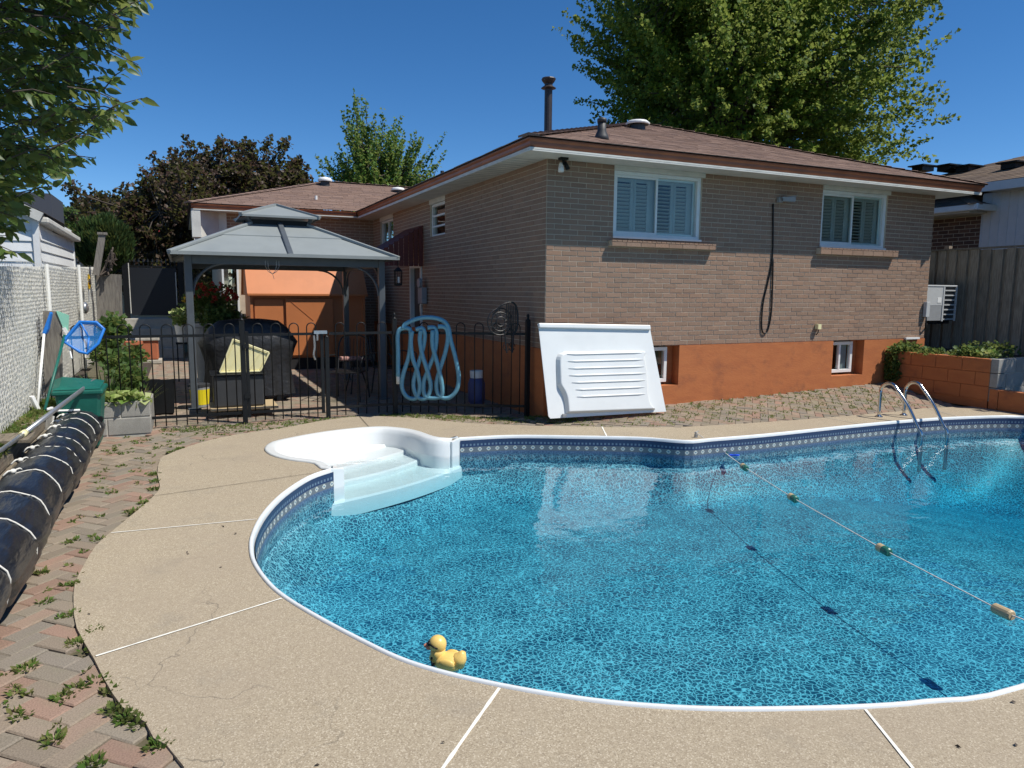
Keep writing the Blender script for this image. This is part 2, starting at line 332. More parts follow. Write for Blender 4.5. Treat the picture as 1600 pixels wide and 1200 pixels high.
def liner_mat(floor):
    m,nt,p=nodes('pool_floor_liner' if floor else 'pool_wall_liner')
    tc=nt.nodes.new('ShaderNodeTexCoord')
    vec=tc.outputs['Object'] if floor else tc.outputs['UV']
    wob=nt.nodes.new('ShaderNodeTexNoise'); wob.inputs['Scale'].default_value=9 ; wob.inputs['Detail'].default_value=2; nt.links.new(vec,wob.inputs['Vector'])
    vm=nt.nodes.new('ShaderNodeVectorMath'); vm.operation='MULTIPLY_ADD'; vm.inputs[1].default_value=(.10,.10,.10); nt.links.new(wob.outputs[1],vm.inputs[0]); nt.links.new(vec,vm.inputs[2])
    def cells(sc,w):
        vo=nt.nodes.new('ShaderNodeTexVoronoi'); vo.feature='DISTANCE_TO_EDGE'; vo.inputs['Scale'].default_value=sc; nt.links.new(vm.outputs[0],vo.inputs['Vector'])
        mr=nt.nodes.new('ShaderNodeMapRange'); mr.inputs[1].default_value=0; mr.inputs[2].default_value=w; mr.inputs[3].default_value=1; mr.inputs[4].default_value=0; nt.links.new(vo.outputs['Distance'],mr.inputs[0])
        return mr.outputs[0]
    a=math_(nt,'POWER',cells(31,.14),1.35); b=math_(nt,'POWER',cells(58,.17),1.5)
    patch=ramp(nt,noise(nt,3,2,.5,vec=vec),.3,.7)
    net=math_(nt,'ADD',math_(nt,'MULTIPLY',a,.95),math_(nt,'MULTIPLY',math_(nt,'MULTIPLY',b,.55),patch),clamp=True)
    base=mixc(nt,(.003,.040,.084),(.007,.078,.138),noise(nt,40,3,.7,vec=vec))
    c=mixc(nt,base,(.26,.56,.63),net)  # bright caustic light net painted into the liner colour along with its print
    if not floor:
        sx=nt.nodes.new('ShaderNodeSeparateXYZ'); nt.links.new(tc.outputs['UV'],sx.inputs[0]); U,V=sx.outputs[0],sx.outputs[1]
        V0=V
        pb=mixc(nt,(.035,.075,.16),(.11,.17,.27),ramp(nt,noise(nt,55,3,.7,vec=tc.outputs['UV']),.4,.6))
        c=mixc(nt,pb,c,ramp(nt,V0,-.16,-.24))
        def band(lo,hi): return math_(nt,'MULTIPLY',math_(nt,'GREATER_THAN',V,lo),math_(nt,'LESS_THAN',V,hi))
        # stripe, then a row of round medallions on grey
        sn=math_(nt,'SINE',math_(nt,'MULTIPLY',U,62.8)); vc=math_(nt,'MULTIPLY',math_(nt,'SUBTRACT',V,-.125),48)
        disk=math_(nt,'SUBTRACT',sn,math_(nt,'ABSOLUTE',vc))
        med=mixc(nt,(.13,.15,.17),(.55,.56,.50),ramp(nt,disk,-.25,.15))
        med=mixc(nt,med,(.10,.20,.28),ramp(nt,disk,.55,.7))
        c=mixc(nt,c,med,band(-.158,-.098))
        c=mixc(nt,c,(.012,.032,.10),band(-.098,-.084))
        dots=mixc(nt,(.13,.19,.26),(.014,.035,.10),ramp(nt,math_(nt,'SINE',math_(nt,'MULTIPLY',U,150)),-.2,.2))
        c=mixc(nt,c,dots,band(-.084,-.062))
        c=mixc(nt,c,(.018,.04,.10),band(-.062,0.1))
    nt.links.new(c,p.inputs['Base Color']); p.inputs['Roughness'].default_value=.5; return m
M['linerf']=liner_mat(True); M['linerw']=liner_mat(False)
def water_mat():
    m,nt,p=nodes('pool_water'); nt.nodes.remove(p); out=nt.nodes['Material Output']
    tr=nt.nodes.new('ShaderNodeBsdfTransparent'); gl=nt.nodes.new('ShaderNodeBsdfGlossy'); gl.inputs['Roughness'].default_value=.0
    n1=noise(nt,3.2,2,.5); n2=noise(nt,11,2,.5); h=math_(nt,'ADD',math_(nt,'MULTIPLY',n1,1.0),math_(nt,'MULTIPLY',n2,.22))
    bp=bump(nt,h,.075,.10); nt.links.new(bp,gl.inputs['Normal'])
    fr=nt.nodes.new('ShaderNodeFresnel'); fr.inputs[0].default_value=1.33; nt.links.new(bp,fr.inputs['Normal'])
    g=nt.nodes.new('ShaderNodeNewGeometry')
    fac=math_(nt,'MULTIPLY',fr.outputs[0],math_(nt,'SUBTRACT',1,g.outputs['Backfacing']))
    ms=nt.nodes.new('ShaderNodeMixShader'); nt.links.new(fac,ms.inputs[0]); nt.links.new(tr.outputs[0],ms.inputs[1]); nt.links.new(gl.outputs[0],ms.inputs[2]); nt.links.new(ms.outputs[0],out.inputs[0])
    ab=nt.nodes.new('ShaderNodeVolumeAbsorption'); ab.inputs[0].default_value=(.21,.85,.95,1); ab.inputs[1].default_value=.85; nt.links.new(ab.outputs[0],out.inputs['Volume'])
    return m
M['water']=water_mat()
def glass_mat():
    m,nt,p=nodes('window_glass'); nt.nodes.remove(p); out=nt.nodes['Material Output']
    tr=nt.nodes.new('ShaderNodeBsdfTransparent'); tr.inputs[0].default_value=(.88,.93,.92,1); gl=nt.nodes.new('ShaderNodeBsdfGlossy'); gl.inputs['Roughness'].default_value=.02
    fr=nt.nodes.new('ShaderNodeFresnel'); fr.inputs[0].default_value=1.5
    g=nt.nodes.new('ShaderNodeNewGeometry'); ms=nt.nodes.new('ShaderNodeMixShader'); nt.links.new(math_(nt,'MULTIPLY',math_(nt,'ADD',fr.outputs[0],.03),math_(nt,'SUBTRACT',1,g.outputs['Backfacing'])),ms.inputs[0]); nt.links.new(tr.outputs[0],ms.inputs[1]); nt.links.new(gl.outputs[0],ms.inputs[2]); nt.links.new(ms.outputs[0],out.inputs[0]); return m
M['glass']=glass_mat()
def net_mat(name,col,sc=260):
    m,nt,p=nodes(name); p.inputs['Base Color'].default_value=(*col,1); p.inputs['Roughness'].default_value=.6
    out=nt.nodes['Material Output']; tr=nt.nodes.new('ShaderNodeBsdfTransparent'); ms=nt.nodes.new('ShaderNodeMixShader'); ms.inputs[0].default_value=.45
    nt.links.new(p.outputs[0],ms.inputs[2]); nt.links.new(tr.outputs[0],ms.inputs[1]); nt.links.new(ms.outputs[0],out.inputs[0]); return m
M['net']=net_mat('blue_net_mesh',(.02,.25,.7))

# ---------------------------------------------------------------- ground, pool outline, deck
def px(L,z=0.): return [tuple(G(x,y,z)[:2]) for x,y in L]
JOINL,JOINR=(517,733),(716,685)
near_px=[(517,733),(480,746),(440,772),(410,803),(393,835),(390,860),(397,884),(420,915),(450,939),(500,969),(560,1001),(620,1030),(680,1050),(760,1069),(850,1086),(950,1100),(1050,1108),(1150,1111),(1250,1110),(1350,1107),(1450,1099),(1600,1075)]
far_px=[(1600,651),(1499,652),(1418,657),(1330,665),(1195,679),(1110,686),(1070,689),(1000,684),(900,682),(800,681),(716,685)]
pool=px(near_px)+[(3.5,3.45),(5.0,4.35),(6.6,5.5),(7.7,6.7),(8.0,7.9),(7.6,8.9)]+px(far_px)      # counter-clockwise from the left join
step_px=[(716,685),(700,686),(680,684),(663,678),(642,672),(605,668),(567,669),(505,676),(455,685),(425,692),(413,701),(418,709),(432,715),(455,720),(488,724),(496,729),(503,734),(517,733)]
steps_out=px(step_px)
deck_in=smooth_curve(pool,4)[:-1]+smooth_curve(steps_out,3)[:-1]      # closed loop
outer_px=[(287,1197),(240,1153),(227,1128),(191,1104),(163,1061),(147,1029),(120,981),(115,944),(117,912),(131,883),(125,897),(150,852),(175,830),(215,797),(240,775),(250,760),(246,740),(250,717),(262,710),(287,700),(337,685),(400,674),(440,669),(510,656),(567,650),(610,651),(660,654),(720,660),(800,664),(890,666),(980,667.5),(1060,667),(1140,663),(1230,657),(1320,650),(1400,643),(1440,638),(1500,635.5),(1600,633)]
outer_px.remove((125,897))
outer=(px(outer_px)+[(8.6,10.5),(9.6,8.9),(9.5,6.8),(8.4,4.9),(6.6,3.6),(4.6,2.5),(2.8,1.5),(1.2,.8),(.1,.9),(-.6,1.5)])[::-1]   # same turning sense as deck_in after reversal check
def area(P): return .5*sum(P[i-1][0]*P[i][1]-P[i][0]*P[i-1][1] for i in range(len(P)))
deck_in=[tuple(p[:2]) for p in deck_in]
outer=[tuple(p[:2]) for p in smooth_curve(outer,2,True)]
if area(deck_in)<0: deck_in.reverse()
if area(outer)<0: outer.reverse()
def hit(loop,p,d):                    # nearest forward crossing of p+t*d with the loop
    best=None
    for i in range(len(loop)):
        a=np.array(loop[i]); b=np.array(loop[(i+1)%len(loop)]); e=b-a
        den=d[0]*e[1]-d[1]*e[0]
        if abs(den)<1e-12: continue
        w=a-p; t=(w[0]*e[1]-w[1]*e[0])/den; s=(w[0]*d[1]-w[1]*d[0])/den
        if 0<=s<=1 and t>.3 and (best is None or t<best[0]): best=(t,i,s,tuple(a+e*s))
    return best
def nearest(loop,p):
    best=None
    for i in range(len(loop)):
        a=np.array(loop[i]); b=np.array(loop[(i+1)%len(loop)]); e=b-a; s=min(1,max(0,((p-a)@e)/(e@e+1e-12))); q=a+e*s; d=np.hypot(*(q-p))
        if best is None or d<best[0]: best=(d,i,s,tuple(q))
    return best
joints=[((452,932),(150,1026),'w',.011),((390,812),(175,833),'w',.010),((500,738),(250,774),'d',.006),((578,669),(560,649),'d',.008),((948,682),(940,666),'w',.016),((1350,664),(1287,652),'l',.012),((1500,652),(1450,638),'l',.012),((1353,1110),(1425,1200),'w',.013),((783,1072),(693,1200),'w',.015)]
J=[]
for pi,po,kind,w in joints:
    a=np.array(G(*pi)[:2]); b=np.array(G(*po)[:2]); n=nearest(deck_in,a); h=hit(outer,np.array(n[3]),(b-np.array(n[3]))/np.hypot(*(b-np.array(n[3]))))
    J.append((n[1]+n[2],n[3],h[1]+h[2],h[3],kind,w))
for pi,po in (((4.6,4.1),(5.6,3.0)),((7.9,7.0),(9.5,6.8))):
    a=np.array(pi); n=nearest(deck_in,a); h=hit(outer,np.array(n[3]),(np.array(po)-np.array(n[3]))/np.hypot(*(np.array(po)-np.array(n[3]))))
    J.append((n[1]+n[2],n[3],h[1]+h[2],h[3],'d',.01))
J.sort(key=lambda j:j[0])
def between(loop,s0,p0,s1,p1):
    n=len(loop); out=[p0]; i=int(math.floor(s0))+1
    if s1<s0: s1+=n
    while i<s1-1e-9: out.append(loop[i%n]); i+=1
    out.append(p1); return out
def poly_slab(mb,poly,z1,z0):
    n=len(poly); tri=tessellate_polygon([[Vector((p[0],p[1],0)) for p in poly]])
    base=len(mb.v); mb.v+=[(p[0],p[1],z1) for p in poly]+[(p[0],p[1],z0) for p in poly]
    for t in tri:
        a,b,c=[Vector(mb.v[base+i]) for i in t]
        if (b-a).cross(c-a).z<0: t=(t[0],t[2],t[1])
        mb.f.append(tuple(base+i for i in t)); mb.m.append(mb.mi)
    for i in range(n):
        j=(i+1)%n; mb.f.append((base+i,base+n+i,base+n+j,base+j)); mb.m.append(mb.mi)
    return mb
deck=bpy.data.objects.new('pool_deck',None); COL.objects.link(deck); META['pool_deck']=('W',(0,0,0)); deck['kind']='structure'
for k in range(len(J)):
    a=J[k]; b=J[(k+1)%len(J)]
    inn=between(deck_in,a[0],a[1],b[0],b[1]); out=between(outer,a[2],a[3],b[2],b[3])
    m=MB(); poly_slab(m,inn+out[::-1],0,-.10); m.build('concrete_slab',M['deck'],deck)
for j in J:
    if j[4]=='x': continue
    p=np.array(j[1]); q=np.array(j[3]); d=(q-p)/np.hypot(*(q-p)); nrm=np.array([-d[1],d[0]])*j[5]/2
    m=MB(); N=24; q2=q-d*.01; p=p+d*.012; vs=[]
    for i in range(N+1):
        c=p+(q2-p)*i/N; w=1+random.uniform(-.25,.25); vs+=[(*(c+nrm*w),.004),(*(c-nrm*w),.004)]
    m.add(vs,[(2*i,2*i+1,2*i+3,2*i+2) for i in range(N)]); m.build('joint_strip',M['caulk'] if j[4]=='w' else M['deck'] if j[4]=='x' else M['caulkd'] if j[4]=='d' else M['conc'],deck)

# terrain: one sheet with a hole where the pool is
def ring_ground():
    hole=deck_in; m=MB(); 
    big=[(-400,-300),(400,-300),(400,600),(-400,600)]
    hole2=[( .5*(a[0])+.5*nearest(outer,np.array(a))[3][0], .5*(a[1])+.5*nearest(outer,np.array(a))[3][1]) for a in hole[::3]]
    loops=[[Vector((*p,0)) for p in big],[Vector((*p,0)) for p in hole2[::-1]]]
    tri=tessellate_polygon(loops); pts=big+hole2[::-1]; vs=[(p[0],p[1],-.075) for p in pts]
    fs=[]
    for t in tri:
        a,b,c=[Vector(vs[i]) for i in t]
        fs.append(t if (b-a).cross(c-a).z>0 else (t[0],t[2],t[1]))
    m.add(vs,fs); o=m.build('ground',M['ground'],frame='W'); o['kind']='structure'
ring_ground()

# ---------------------------------------------------------------- pool
pool_t=thing('swimming_pool','curved in-ground swimming pool with white coping and blue pebble print liner with caustic light painted in','pool',frame='W')
WZ=-.18; FZ=-.66
_jr=np.array(G(*JOINR)[:2]); _jl=np.array(G(*JOINL)[:2])
body=[tuple(p[:2]) for p in smooth_curve(pool,4)]+[tuple(_jr+(_jl-_jr)*k/9) for k in range(1,9)]
if area(body)<0: body.reverse()
def inset(loop,d):
    n=len(loop); out=[]
    for i in range(n):
        a=np.array(loop[i-1]); b=np.array(loop[(i+1)%n]); t=(b-a)/(np.hypot(*(b-a))+1e-9); out.append(tuple(np.array(loop[i])+np.array([-t[1],t[0]])*d))
    return out
wallp=inset(body,.034)
jl=np.array(G(*JOINL)[:2]); jr=np.array(G(*JOINR)[:2])
# wall liner (left open where the steps come in)
m=MB(); uv=[]; L=0; n=len(wallp)
dl=nearest(wallp,jl); dr=nearest(wallp,jr)
def is_gap(p):   # the stretch between the joins belongs to the steps
    e=jl-jr; t=((np.array(p)-jr)@e)/(e@e); return .005<t<.995 and abs((np.array(p)-jr)@np.array([-e[1],e[0]])/np.hypot(*e))<.08
for i in range(n):
    p=wallp[i]; q=wallp[(i+1)%n]; seg=math.hypot(q[0]-p[0],q[1]-p[1])
    g=is_gap(((p[0]+q[0])/2,(p[1]+q[1])/2))
    top=-.02 if not g else -.60
    k=max(1,int(seg/.15))
    dd_=min(1,max(.68,(np.hypot(p[0]-(jl+jr)[0]/2,p[1]-(jl+jr)[1]/2)-np.hypot(*(jl-jr))/2)/.5)); z0=FZ+.36*dd_-.10 if not g else FZ-.02
    if not g:
        m.add([(p[0],p[1],top),(q[0],q[1],top),(q[0],q[1],z0),(p[0],p[1],z0)],[(0,3,2,1)])
        uv+=[(L,top),(L,z0),(L+seg,z0),(L+seg,top)]
    L+=seg
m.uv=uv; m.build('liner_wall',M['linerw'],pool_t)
# floor with a deep end on the right
m=MB(); cx_=np.mean([p[0] for p in wallp]); cy_=np.mean([p[1] for p in wallp])
def floorz(x,y):
    a,b,_=W2H((x,y,0)); t=min(1,max(0,(a-1.4)/4.0)); r=.42*t*t*(3-2*t)
    return FZ-r
NR=26
vs=[]; fs=[]
for r in range(NR+1):
    s=1-r/NR*.98
    for (x,y) in wallp:
        X=cx_+(x-cx_)*s; Y=cy_+(y-cy_)*s; edge=min(1,r/5); ef=(1-min(1,r/4.5))**1.7*min(1,max(.68,(np.hypot(x-(jl+jr)[0]/2,y-(jl+jr)[1]/2)-np.hypot(*(jl-jr))/2)/.5)); vs.append((X,Y,FZ+(floorz(X,Y)-FZ)*edge+.36*ef))
for r in range(NR):
    for i in range(n):
        j=(i+1)%n; fs.append((r*n+i,r*n+j,(r+1)*n+j,(r+1)*n+i))
fs.append(tuple(NR*n+i for i in range(n)))
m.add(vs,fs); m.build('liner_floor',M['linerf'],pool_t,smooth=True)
# coping: outer lip on the deck, rounded face, hangs over the liner; leaves out the step opening
prof=[(.004,.0),(.002,.009),(-.004,.013),(-.013,.012),(-.020,.006),(-.024,-.008),(-.028,-.045),(-.031,-.064),(-.027,-.072),(-.020,-.072)]
order=[i for i in range(n) if not is_gap(body[i])]
brk_=max(range(len(order)),key=lambda q:(order[(q+1)%len(order)]-order[q])%n); order=order[brk_+1:]+order[:brk_+1]
offs={}
for (d,z) in prof: offs[d]=inset(body,-d)
m=MB(); K=len(prof); vs=[]; fs=[]
for c,i in enumerate(order):
    for (d,z) in prof: vs.append((*offs[d][i],z))
for c in range(len(order)-1):
    for k in range(K-1): fs.append((c*K+k,c*K+k+1,(c+1)*K+k+1,(c+1)*K+k))
m.add(vs,fs); m.build('coping',M['coping'],pool_t,smooth=True)
# water surface (closed body, its sides buried behind the liner)
wl=inset(body,.02)
stw=[tuple(p[:2]) for p in smooth_curve(steps_out,2)]
m=MB(); tri=None
def cat_loop():
    # outline of the water incl. the step bay
    bay=[p for p in inset(stw if True else stw,0)]
    keep=[p for p in wl if not is_gap(p)]
    return keep
# steps: white fibreglass bay
st=thing('pool_steps','white moulded fibreglass entry steps in the bay at the far left of the pool','pool steps',(*jr,0),'W')
N=40
def resample(P,N):
    P=[np.array(p) for p in P]; L=[0]
    for i in range(1,len(P)): L.append(L[-1]+np.hypot(*(P[i]-P[i-1])))
    out=[]
    for k in range(N+1):
        s=L[-1]*k/N; i=min(len(P)-2,max(0,np.searchsorted(L,s)-1)); t=(s-L[i])/(L[i+1]-L[i]+1e-9); out.append(P[i]+(P[i+1]-P[i])*t)
    return out
bo=resample(stw,N)            # from right join round the back to left join
mid=(jl+jr)/2
cin=np.mean(bo,axis=0)*.55+mid*.45
ax=(jl-jr)/np.hypot(*(jl-jr)); inn=np.array([-ax[1],ax[0]])
if (cin-mid)@inn>0: inn=-inn   # inn points into the pool
out_=-inn
def bay(scale,bulge=0):     # outline shrunk towards the mouth: s along the mouth, t depth
    P=[]
    for p in bo:
        s=(p-mid)@ax; t=(p-mid)@out_
        P.append((s,t))
    half=np.hypot(*(jl-jr))/2; tmax=max(t for s,t in P)
    Q=[]
    for s,t in P: Q.append(mid+ax*max(-half*1.02+.0,min(half*1.35,s))*1.0+out_*t)
    return P,half,tmax
P,half,tmax=bay(1)
# rings: flange outer -> flange inner -> wall down to the tread
def ring(inset_,z):
    c=mid+out_*tmax*.42; res=[]
    for k,p in enumerate(bo):
        e=bo[min(k+1,N)]-bo[max(k-1,0)]; t=e/(np.hypot(*e)+1e-9); nr=np.array([-t[1],t[0]])
        if (c-p)@nr<0: nr=-nr
        q=p+nr*inset_; res.append((*q,z))
    return res
m=MB(); m.smooth=True; R=[ring(.0,.0),ring(.002,.014),ring(.02,.017),ring(.085,.012),ring(.105,-.004),ring(.125,-.05),ring(.15,-.17)]
vs=[]; fs=[]
for r in R: vs+=r
for r in range(len(R)-1):
    for k in range(N): fs.append((r*(N+1)+k,r*(N+1)+k+1,(r+1)*(N+1)+k+1,(r+1)*(N+1)+k))
m.add(vs,fs); m.build('flange',M['fibre'],st)
# treads: curved steps descending towards the mouth
last=R[-1]
LL=[np.array(p[:2]) for p in last]
def clipline(tt,bow):        # points along a tread nosing at depth tt (distance from mouth), bowed
    smin=99; smax=-99; S=[((p-mid)@ax,(p-mid)@out_) for p in LL]
    # width of the bay at that depth
    xs=[]
    for i in range(len(S)-1):
        (s0,t0),(s1,t1)=S[i],S[i+1]
        if (t0-tt)*(t1-tt)<=0 and t0!=t1: xs.append(s0+(s1-s0)*(tt-t0)/(t1-t0))
    if len(xs)<2: return None
    return min(xs),max(xs)
treads=[(-.16,tmax-.16),(-.24,tmax*.66),(-.33,tmax*.46),(-.45,tmax*.24),(-.62,-.06)]
m=MB(); m.smooth=False
prevz=-.17; TT=[tmax-.16,tmax*.70,tmax*.49,tmax*.27,-.02]; ZZ=[-.17,-.195,-.24,-.30,-.40]
NS=24
def nose(tt):
    w=clipline(max(.03,min(tt,tmax-.17)),0)
    if w is None: w=(-half,half)
    if tt<=.03: w=(-half+.0,half-.0)
    pts=[]
    for k in range(NS+1):
        q=k/NS; s=w[0]-.06+(w[1]-w[0]+.12)*q; b=-.10*(1-(2*q-1)**2); pts.append(mid+ax*s+out_*(tt+b))
    return pts
for i in range(4):
    A=nose(TT[i]+(.0 if i else .1)); B=nose(TT[i+1]); z=ZZ[i]; z2=ZZ[i+1] if i<3 else -.46
    vs=[(*p,z) for p in A]+[(*p,z) for p in B]+[(*(p-out_*.012),z-.02) for p in B]+[(*(p-out_*.02),z2) for p in B]; fs=[]
    for r in range(3):
        for k in range(NS): fs.append((r*(NS+1)+k,r*(NS+1)+k+1,(r+1)*(NS+1)+k+1,(r+1)*(NS+1)+k))
    mm=MB(); mm.add(vs,fs); mm.build('tread',M['fibre'],st,smooth=False)
# side walls of the bay below the flange
m=MB(); m.smooth=True; vs=[(p[0],p[1],-.165) for p in R[-1]]+[(*ring(.16,-.62)[k][:2],-.46) for k in range(N+1)]
m.add(vs,[(k,k+1,N+2+k,N+1+k) for k in range(N)]); m.build('side_wall',M['fibre'],st)
for J_,sg in ((jl,1),(jr,-1)):
    c=J_+inn*.012; e_=-ax*sg; m=MB(); q0=c-e_*.02; q1=c+e_*.13
    m.add([(*(q0+inn*.015),.012),(*(q1+inn*.015),-.015),(*(q1-inn*.02),-.015),(*(q0-inn*.02),.012),(*(q0+inn*.015),-.46),(*(q1+inn*.015),-.46),(*(q1-inn*.02),-.46),(*(q0-inn*.02),-.46)],[(0,1,2,3),(4,7,6,5),(0,4,5,1),(1,5,6,2),(2,6,7,3),(3,7,4,0)]); m.build('joint_cap',M['fibre'],st,bevel=.006)
# water mesh = pool body + bay
bayw=[tuple(p[:2]) for p in ring(.11,0)]
keep=[]; 
k0=nearest(wl,jl); k1=nearest(wl,jr)
wl2=[p for p in wl if not is_gap(p)]
# rotate so the list starts right after the gap
idx=[i for i in range(n) if not is_gap(wl[i])]
brk=max(range(len(idx)),key=lambda q:(idx[(q+1)%len(idx)]-idx[q])%n)
idx=idx[brk+1:]+idx[:brk+1]
chain=[wl[i] for i in idx]
if np.hypot(*(np.array(chain[-1])-np.array(bayw[0])))<np.hypot(*(np.array(chain[-1])-np.array(bayw[-1]))): wloop=chain+bayw
else: wloop=chain+bayw[::-1]
m=MB(); poly_slab(m,wloop,WZ,FZ-1.4)
nb=len(wloop); base=len(m.v)-2*nb
tri=[f for f in m.f if len(f)==3]
m.f+= [(f[0]+nb,f[2]+nb,f[1]+nb) for f in tri]; m.m+=[0]*len(tri)
o=m.build('water',M['water'],frame='W'); o['kind']='structure'
#SPLIT1
# ---------------------------------------------------------------- paving bricks
deckpoly=outer
def zg(a,b):                           # paving height (house frame): falls from the house wall to the deck
    if a>-.3 and b<.05:
        bd=-.55-.75*min(1,max(0,a/1.3)); t=min(1,max(0,(b-bd)/(-bd))); return t*(.035+.026*max(0,min(a,8)))-.012
    return -.012
pav=bpy.data.objects.new('brick_paving',None); COL.objects.link(pav); META['brick_paving']=('W',(0,0,0)); pav['kind']='structure'
PW,PL,PT=.098,.198,.05
def paver_unit():
    m=MB(); b=.006; w,l=PL/2,PW/2
    m.add([(-w,-l,-PT),(w,-l,-PT),(w,l,-PT),(-w,l,-PT),(-w,-l,-b),(w,-l,-b),(w,l,-b),(-w,l,-b),(-w+b,-l+b,0),(w-b,-l+b,0),(w-b,l-b,0),(-w+b,l-b,0)],
      [(0,1,5,4),(1,2,6,5),(2,3,7,6),(3,0,4,7),(4,5,9,8),(5,6,10,9),(6,7,11,10),(7,4,8,11),(8,9,10,11)]); return m
pu=paver_unit(); pme=pu.mesh('paving_brick',M['paver'])
uv_=np.array(pu.v)
cells=[]
ang=YAW+math.radians(47)
ca,sa=math.cos(ang),math.sin(ang)
wall_left=-5.22
for i in range(-110,150):
    for j in range(-110,170):
        c=(i-j)%4
        if c==0: x,y,r=(i+1)*.1,(j+.5)*.1,0
        elif c==3: x,y,r=(i+.5)*.1,(j+1)*.1,math.pi/2
        else: continue
        X=x*ca-y*sa-1.0; Y=x*sa+y*ca+5.0
        a,b,_=W2H((X,Y,0))
        if a<wall_left+.0 and b<11: continue
        if a<-6.2 or a>8.6 or b>12.4 or b<-11: continue
        if a>.05 and b>.06: continue
        if a>-.02 and b>.2: continue
        if a>6.2 and b>-1.7: continue
        if a>-3.0 and b>7.1: continue
        if a>-.3 and b<-3: continue
        if a<-4.5 and a>-5.3 and .75<b<1.6: continue
        if inpoly(X,Y,deckpoly): continue
        if X>1.5 and Y<4: continue
        if Y<.2: continue
        cells.append((math.hypot(X,Y-0),X,Y,a,b,r))
cells.sort(key=lambda c:c[0]+ (0 if c[2]>1.9 and c[1]>-.75*c[2] else 30))
rest=MB()
for k,(d,X,Y,a,b,r) in enumerate(cells):
    z=zg(a,b)+random.uniform(-.0045,.0045); rz=ang+r+random.uniform(-.03,.03); tx,ty=random.uniform(-.02,.02),random.uniform(-.02,.02)
    if k<300:
        o=bpy.data.objects.new('brick',pme); COL.objects.link(o); o.parent=pav; o.location=(X,Y,z); o.rotation_euler=(tx,ty,rz)
    else:
        c,s=math.cos(rz),math.sin(rz); V=uv_.copy(); P=np.empty_like(V); P[:,0]=V[:,0]*c-V[:,1]*s+X; P[:,1]=V[:,0]*s+V[:,1]*c+Y; P[:,2]=V[:,2]+z+V[:,0]*ty+V[:,1]*tx
        if a>-.6 and b<.1:
            for q in P:
                A_,B_,_=W2H((q[0],q[1],0)); q[2]+=zg(A_,B_)-zg(a,b)
        rest.add(P.tolist(),pu.f)
rest.build('brick_field',M['paver'],pav,kind='stuff')
# bedding under the paving (follows its slope)
m=MB(); 
def bed(a0,a1,b0,b1,na,nb_,dz=-.020):
    vs=[]; 
    for i in range(na+1):
        for j in range(nb_+1):
            a=a0+(a1-a0)*i/na; b=b0+(b1-b0)*j/nb_; P=H2W(a,b,zg(a,b)+dz+.012*0); vs.append(tuple(P))
    fs=[(i*(nb_+1)+j,(i+1)*(nb_+1)+j,(i+1)*(nb_+1)+j+1,i*(nb_+1)+j+1) for i in range(na) for j in range(nb_)]
    fs=[f for f in fs if not all(inpoly(vs[k][0],vs[k][1],deckpoly) for k in f)]
    m.add(vs,fs)
bed(-6.3,-.3,-.9,12.5,30,67); bed(-.3,9,-1.42,.1,40,8); bed(-6.3,-2.0,-9,-.9,20,40)
m.build('joint_sand',M['dryweed'],pav)

# ---------------------------------------------------------------- house
house=thing('brick_house','brown brick bungalow with rust gutters, hipped shingle roof and orange painted foundation','house')
WID=7.113; ZF=.889; ZS=3.212; CH=(ZS-ZF)/36; ML=.2223; STEP=3.75
def slab(mb,s0,s1,z0,z1,holes,f):      # rectangles around holes; f(s0,s1,z0,z1) adds a box
    ss=sorted(set([s0,s1]+[h[0] for h in holes]+[h[1] for h in holes])); ss=[s for s in ss if s0<=s<=s1]
    for i in range(len(ss)-1):
        c=(ss[i]+ss[i+1])/2; hs=sorted([(h[2],h[3]) for h in holes if h[0]<c<h[1]]); z=z0
        for h0,h1 in hs:
            if h0>z+1e-6: f(ss[i],ss[i+1],z,h0)
            z=max(z,h1)
        if z<z1-1e-6: f(ss[i],ss[i+1],z,z1)
W1=(.968,2.368,2.312,3.150); W2=(4.613,6.008,2.315,3.145)
BW1=(1.42,2.085,.335,ZF+.001); BW2=(5.02,5.70,.335,ZF+.001)
bh=[(W1[0],W1[1],W1[2],ZS+.01),(W2[0],W2[1],W2[2],ZS+.01)]
sideh=[(3.75,4.56,2.54,ZS+.01),(7.04,8.12,2.48,ZS+.01),(5.05,5.80,.3,2.10)]
brick_me={}
def brick_mesh():
    m=MB(); g=.005; L,h=1,1
    # unit brick: length along x centred, height along z, proud face at y=-1
    m.add([(-.5,0,-.5),(.5,0,-.5),(.5,0,.5),(-.5,0,.5),(-.5,-.8,-.5),(.5,-.8,-.5),(.5,-.8,.5),(-.5,-.8,.5),(-.485,-1,-.46),(.485,-1,-.46),(.485,-1,.46),(-.485,-1,.46)],
      [(0,1,5,4),(1,2,6,5),(2,3,7,6),(3,0,4,7),(4,5,9,8),(5,6,10,9),(6,7,11,10),(7,4,8,11),(8,9,10,11)]); return m
bm_=brick_mesh(); BV=np.array(bm_.v); bme=bm_.mesh('brick',M['brick']); DEP=.0045
allb=[]
def course_bricks(s0,s1,z0,nz,holes,put,off=0):
    for r in range(nz):
        za=z0+r*CH; zb=za+CH; zc=(za+zb)/2; s=s0-(ML/2 if (r+off)%2 else 0)-.0
        while s<s1-.002:
            a,b=max(s,s0),min(s+ML,s1); s+=ML
            segs=[(a,b)]
            for h in holes:
                if h[2]<zc<h[3]:
                    ns=[]
                    for (p,q) in segs:
                        if q<=h[0] or p>=h[1]: ns.append((p,q))
                        else:
                            if p<h[0]: ns.append((p,h[0]))
                            if q>h[1]: ns.append((h[1],q))
                    segs=ns
            for (p,q) in segs:
                if q-p<.03: continue
                put((p+q)/2,q-p-.0095,zc,CH-.0095)
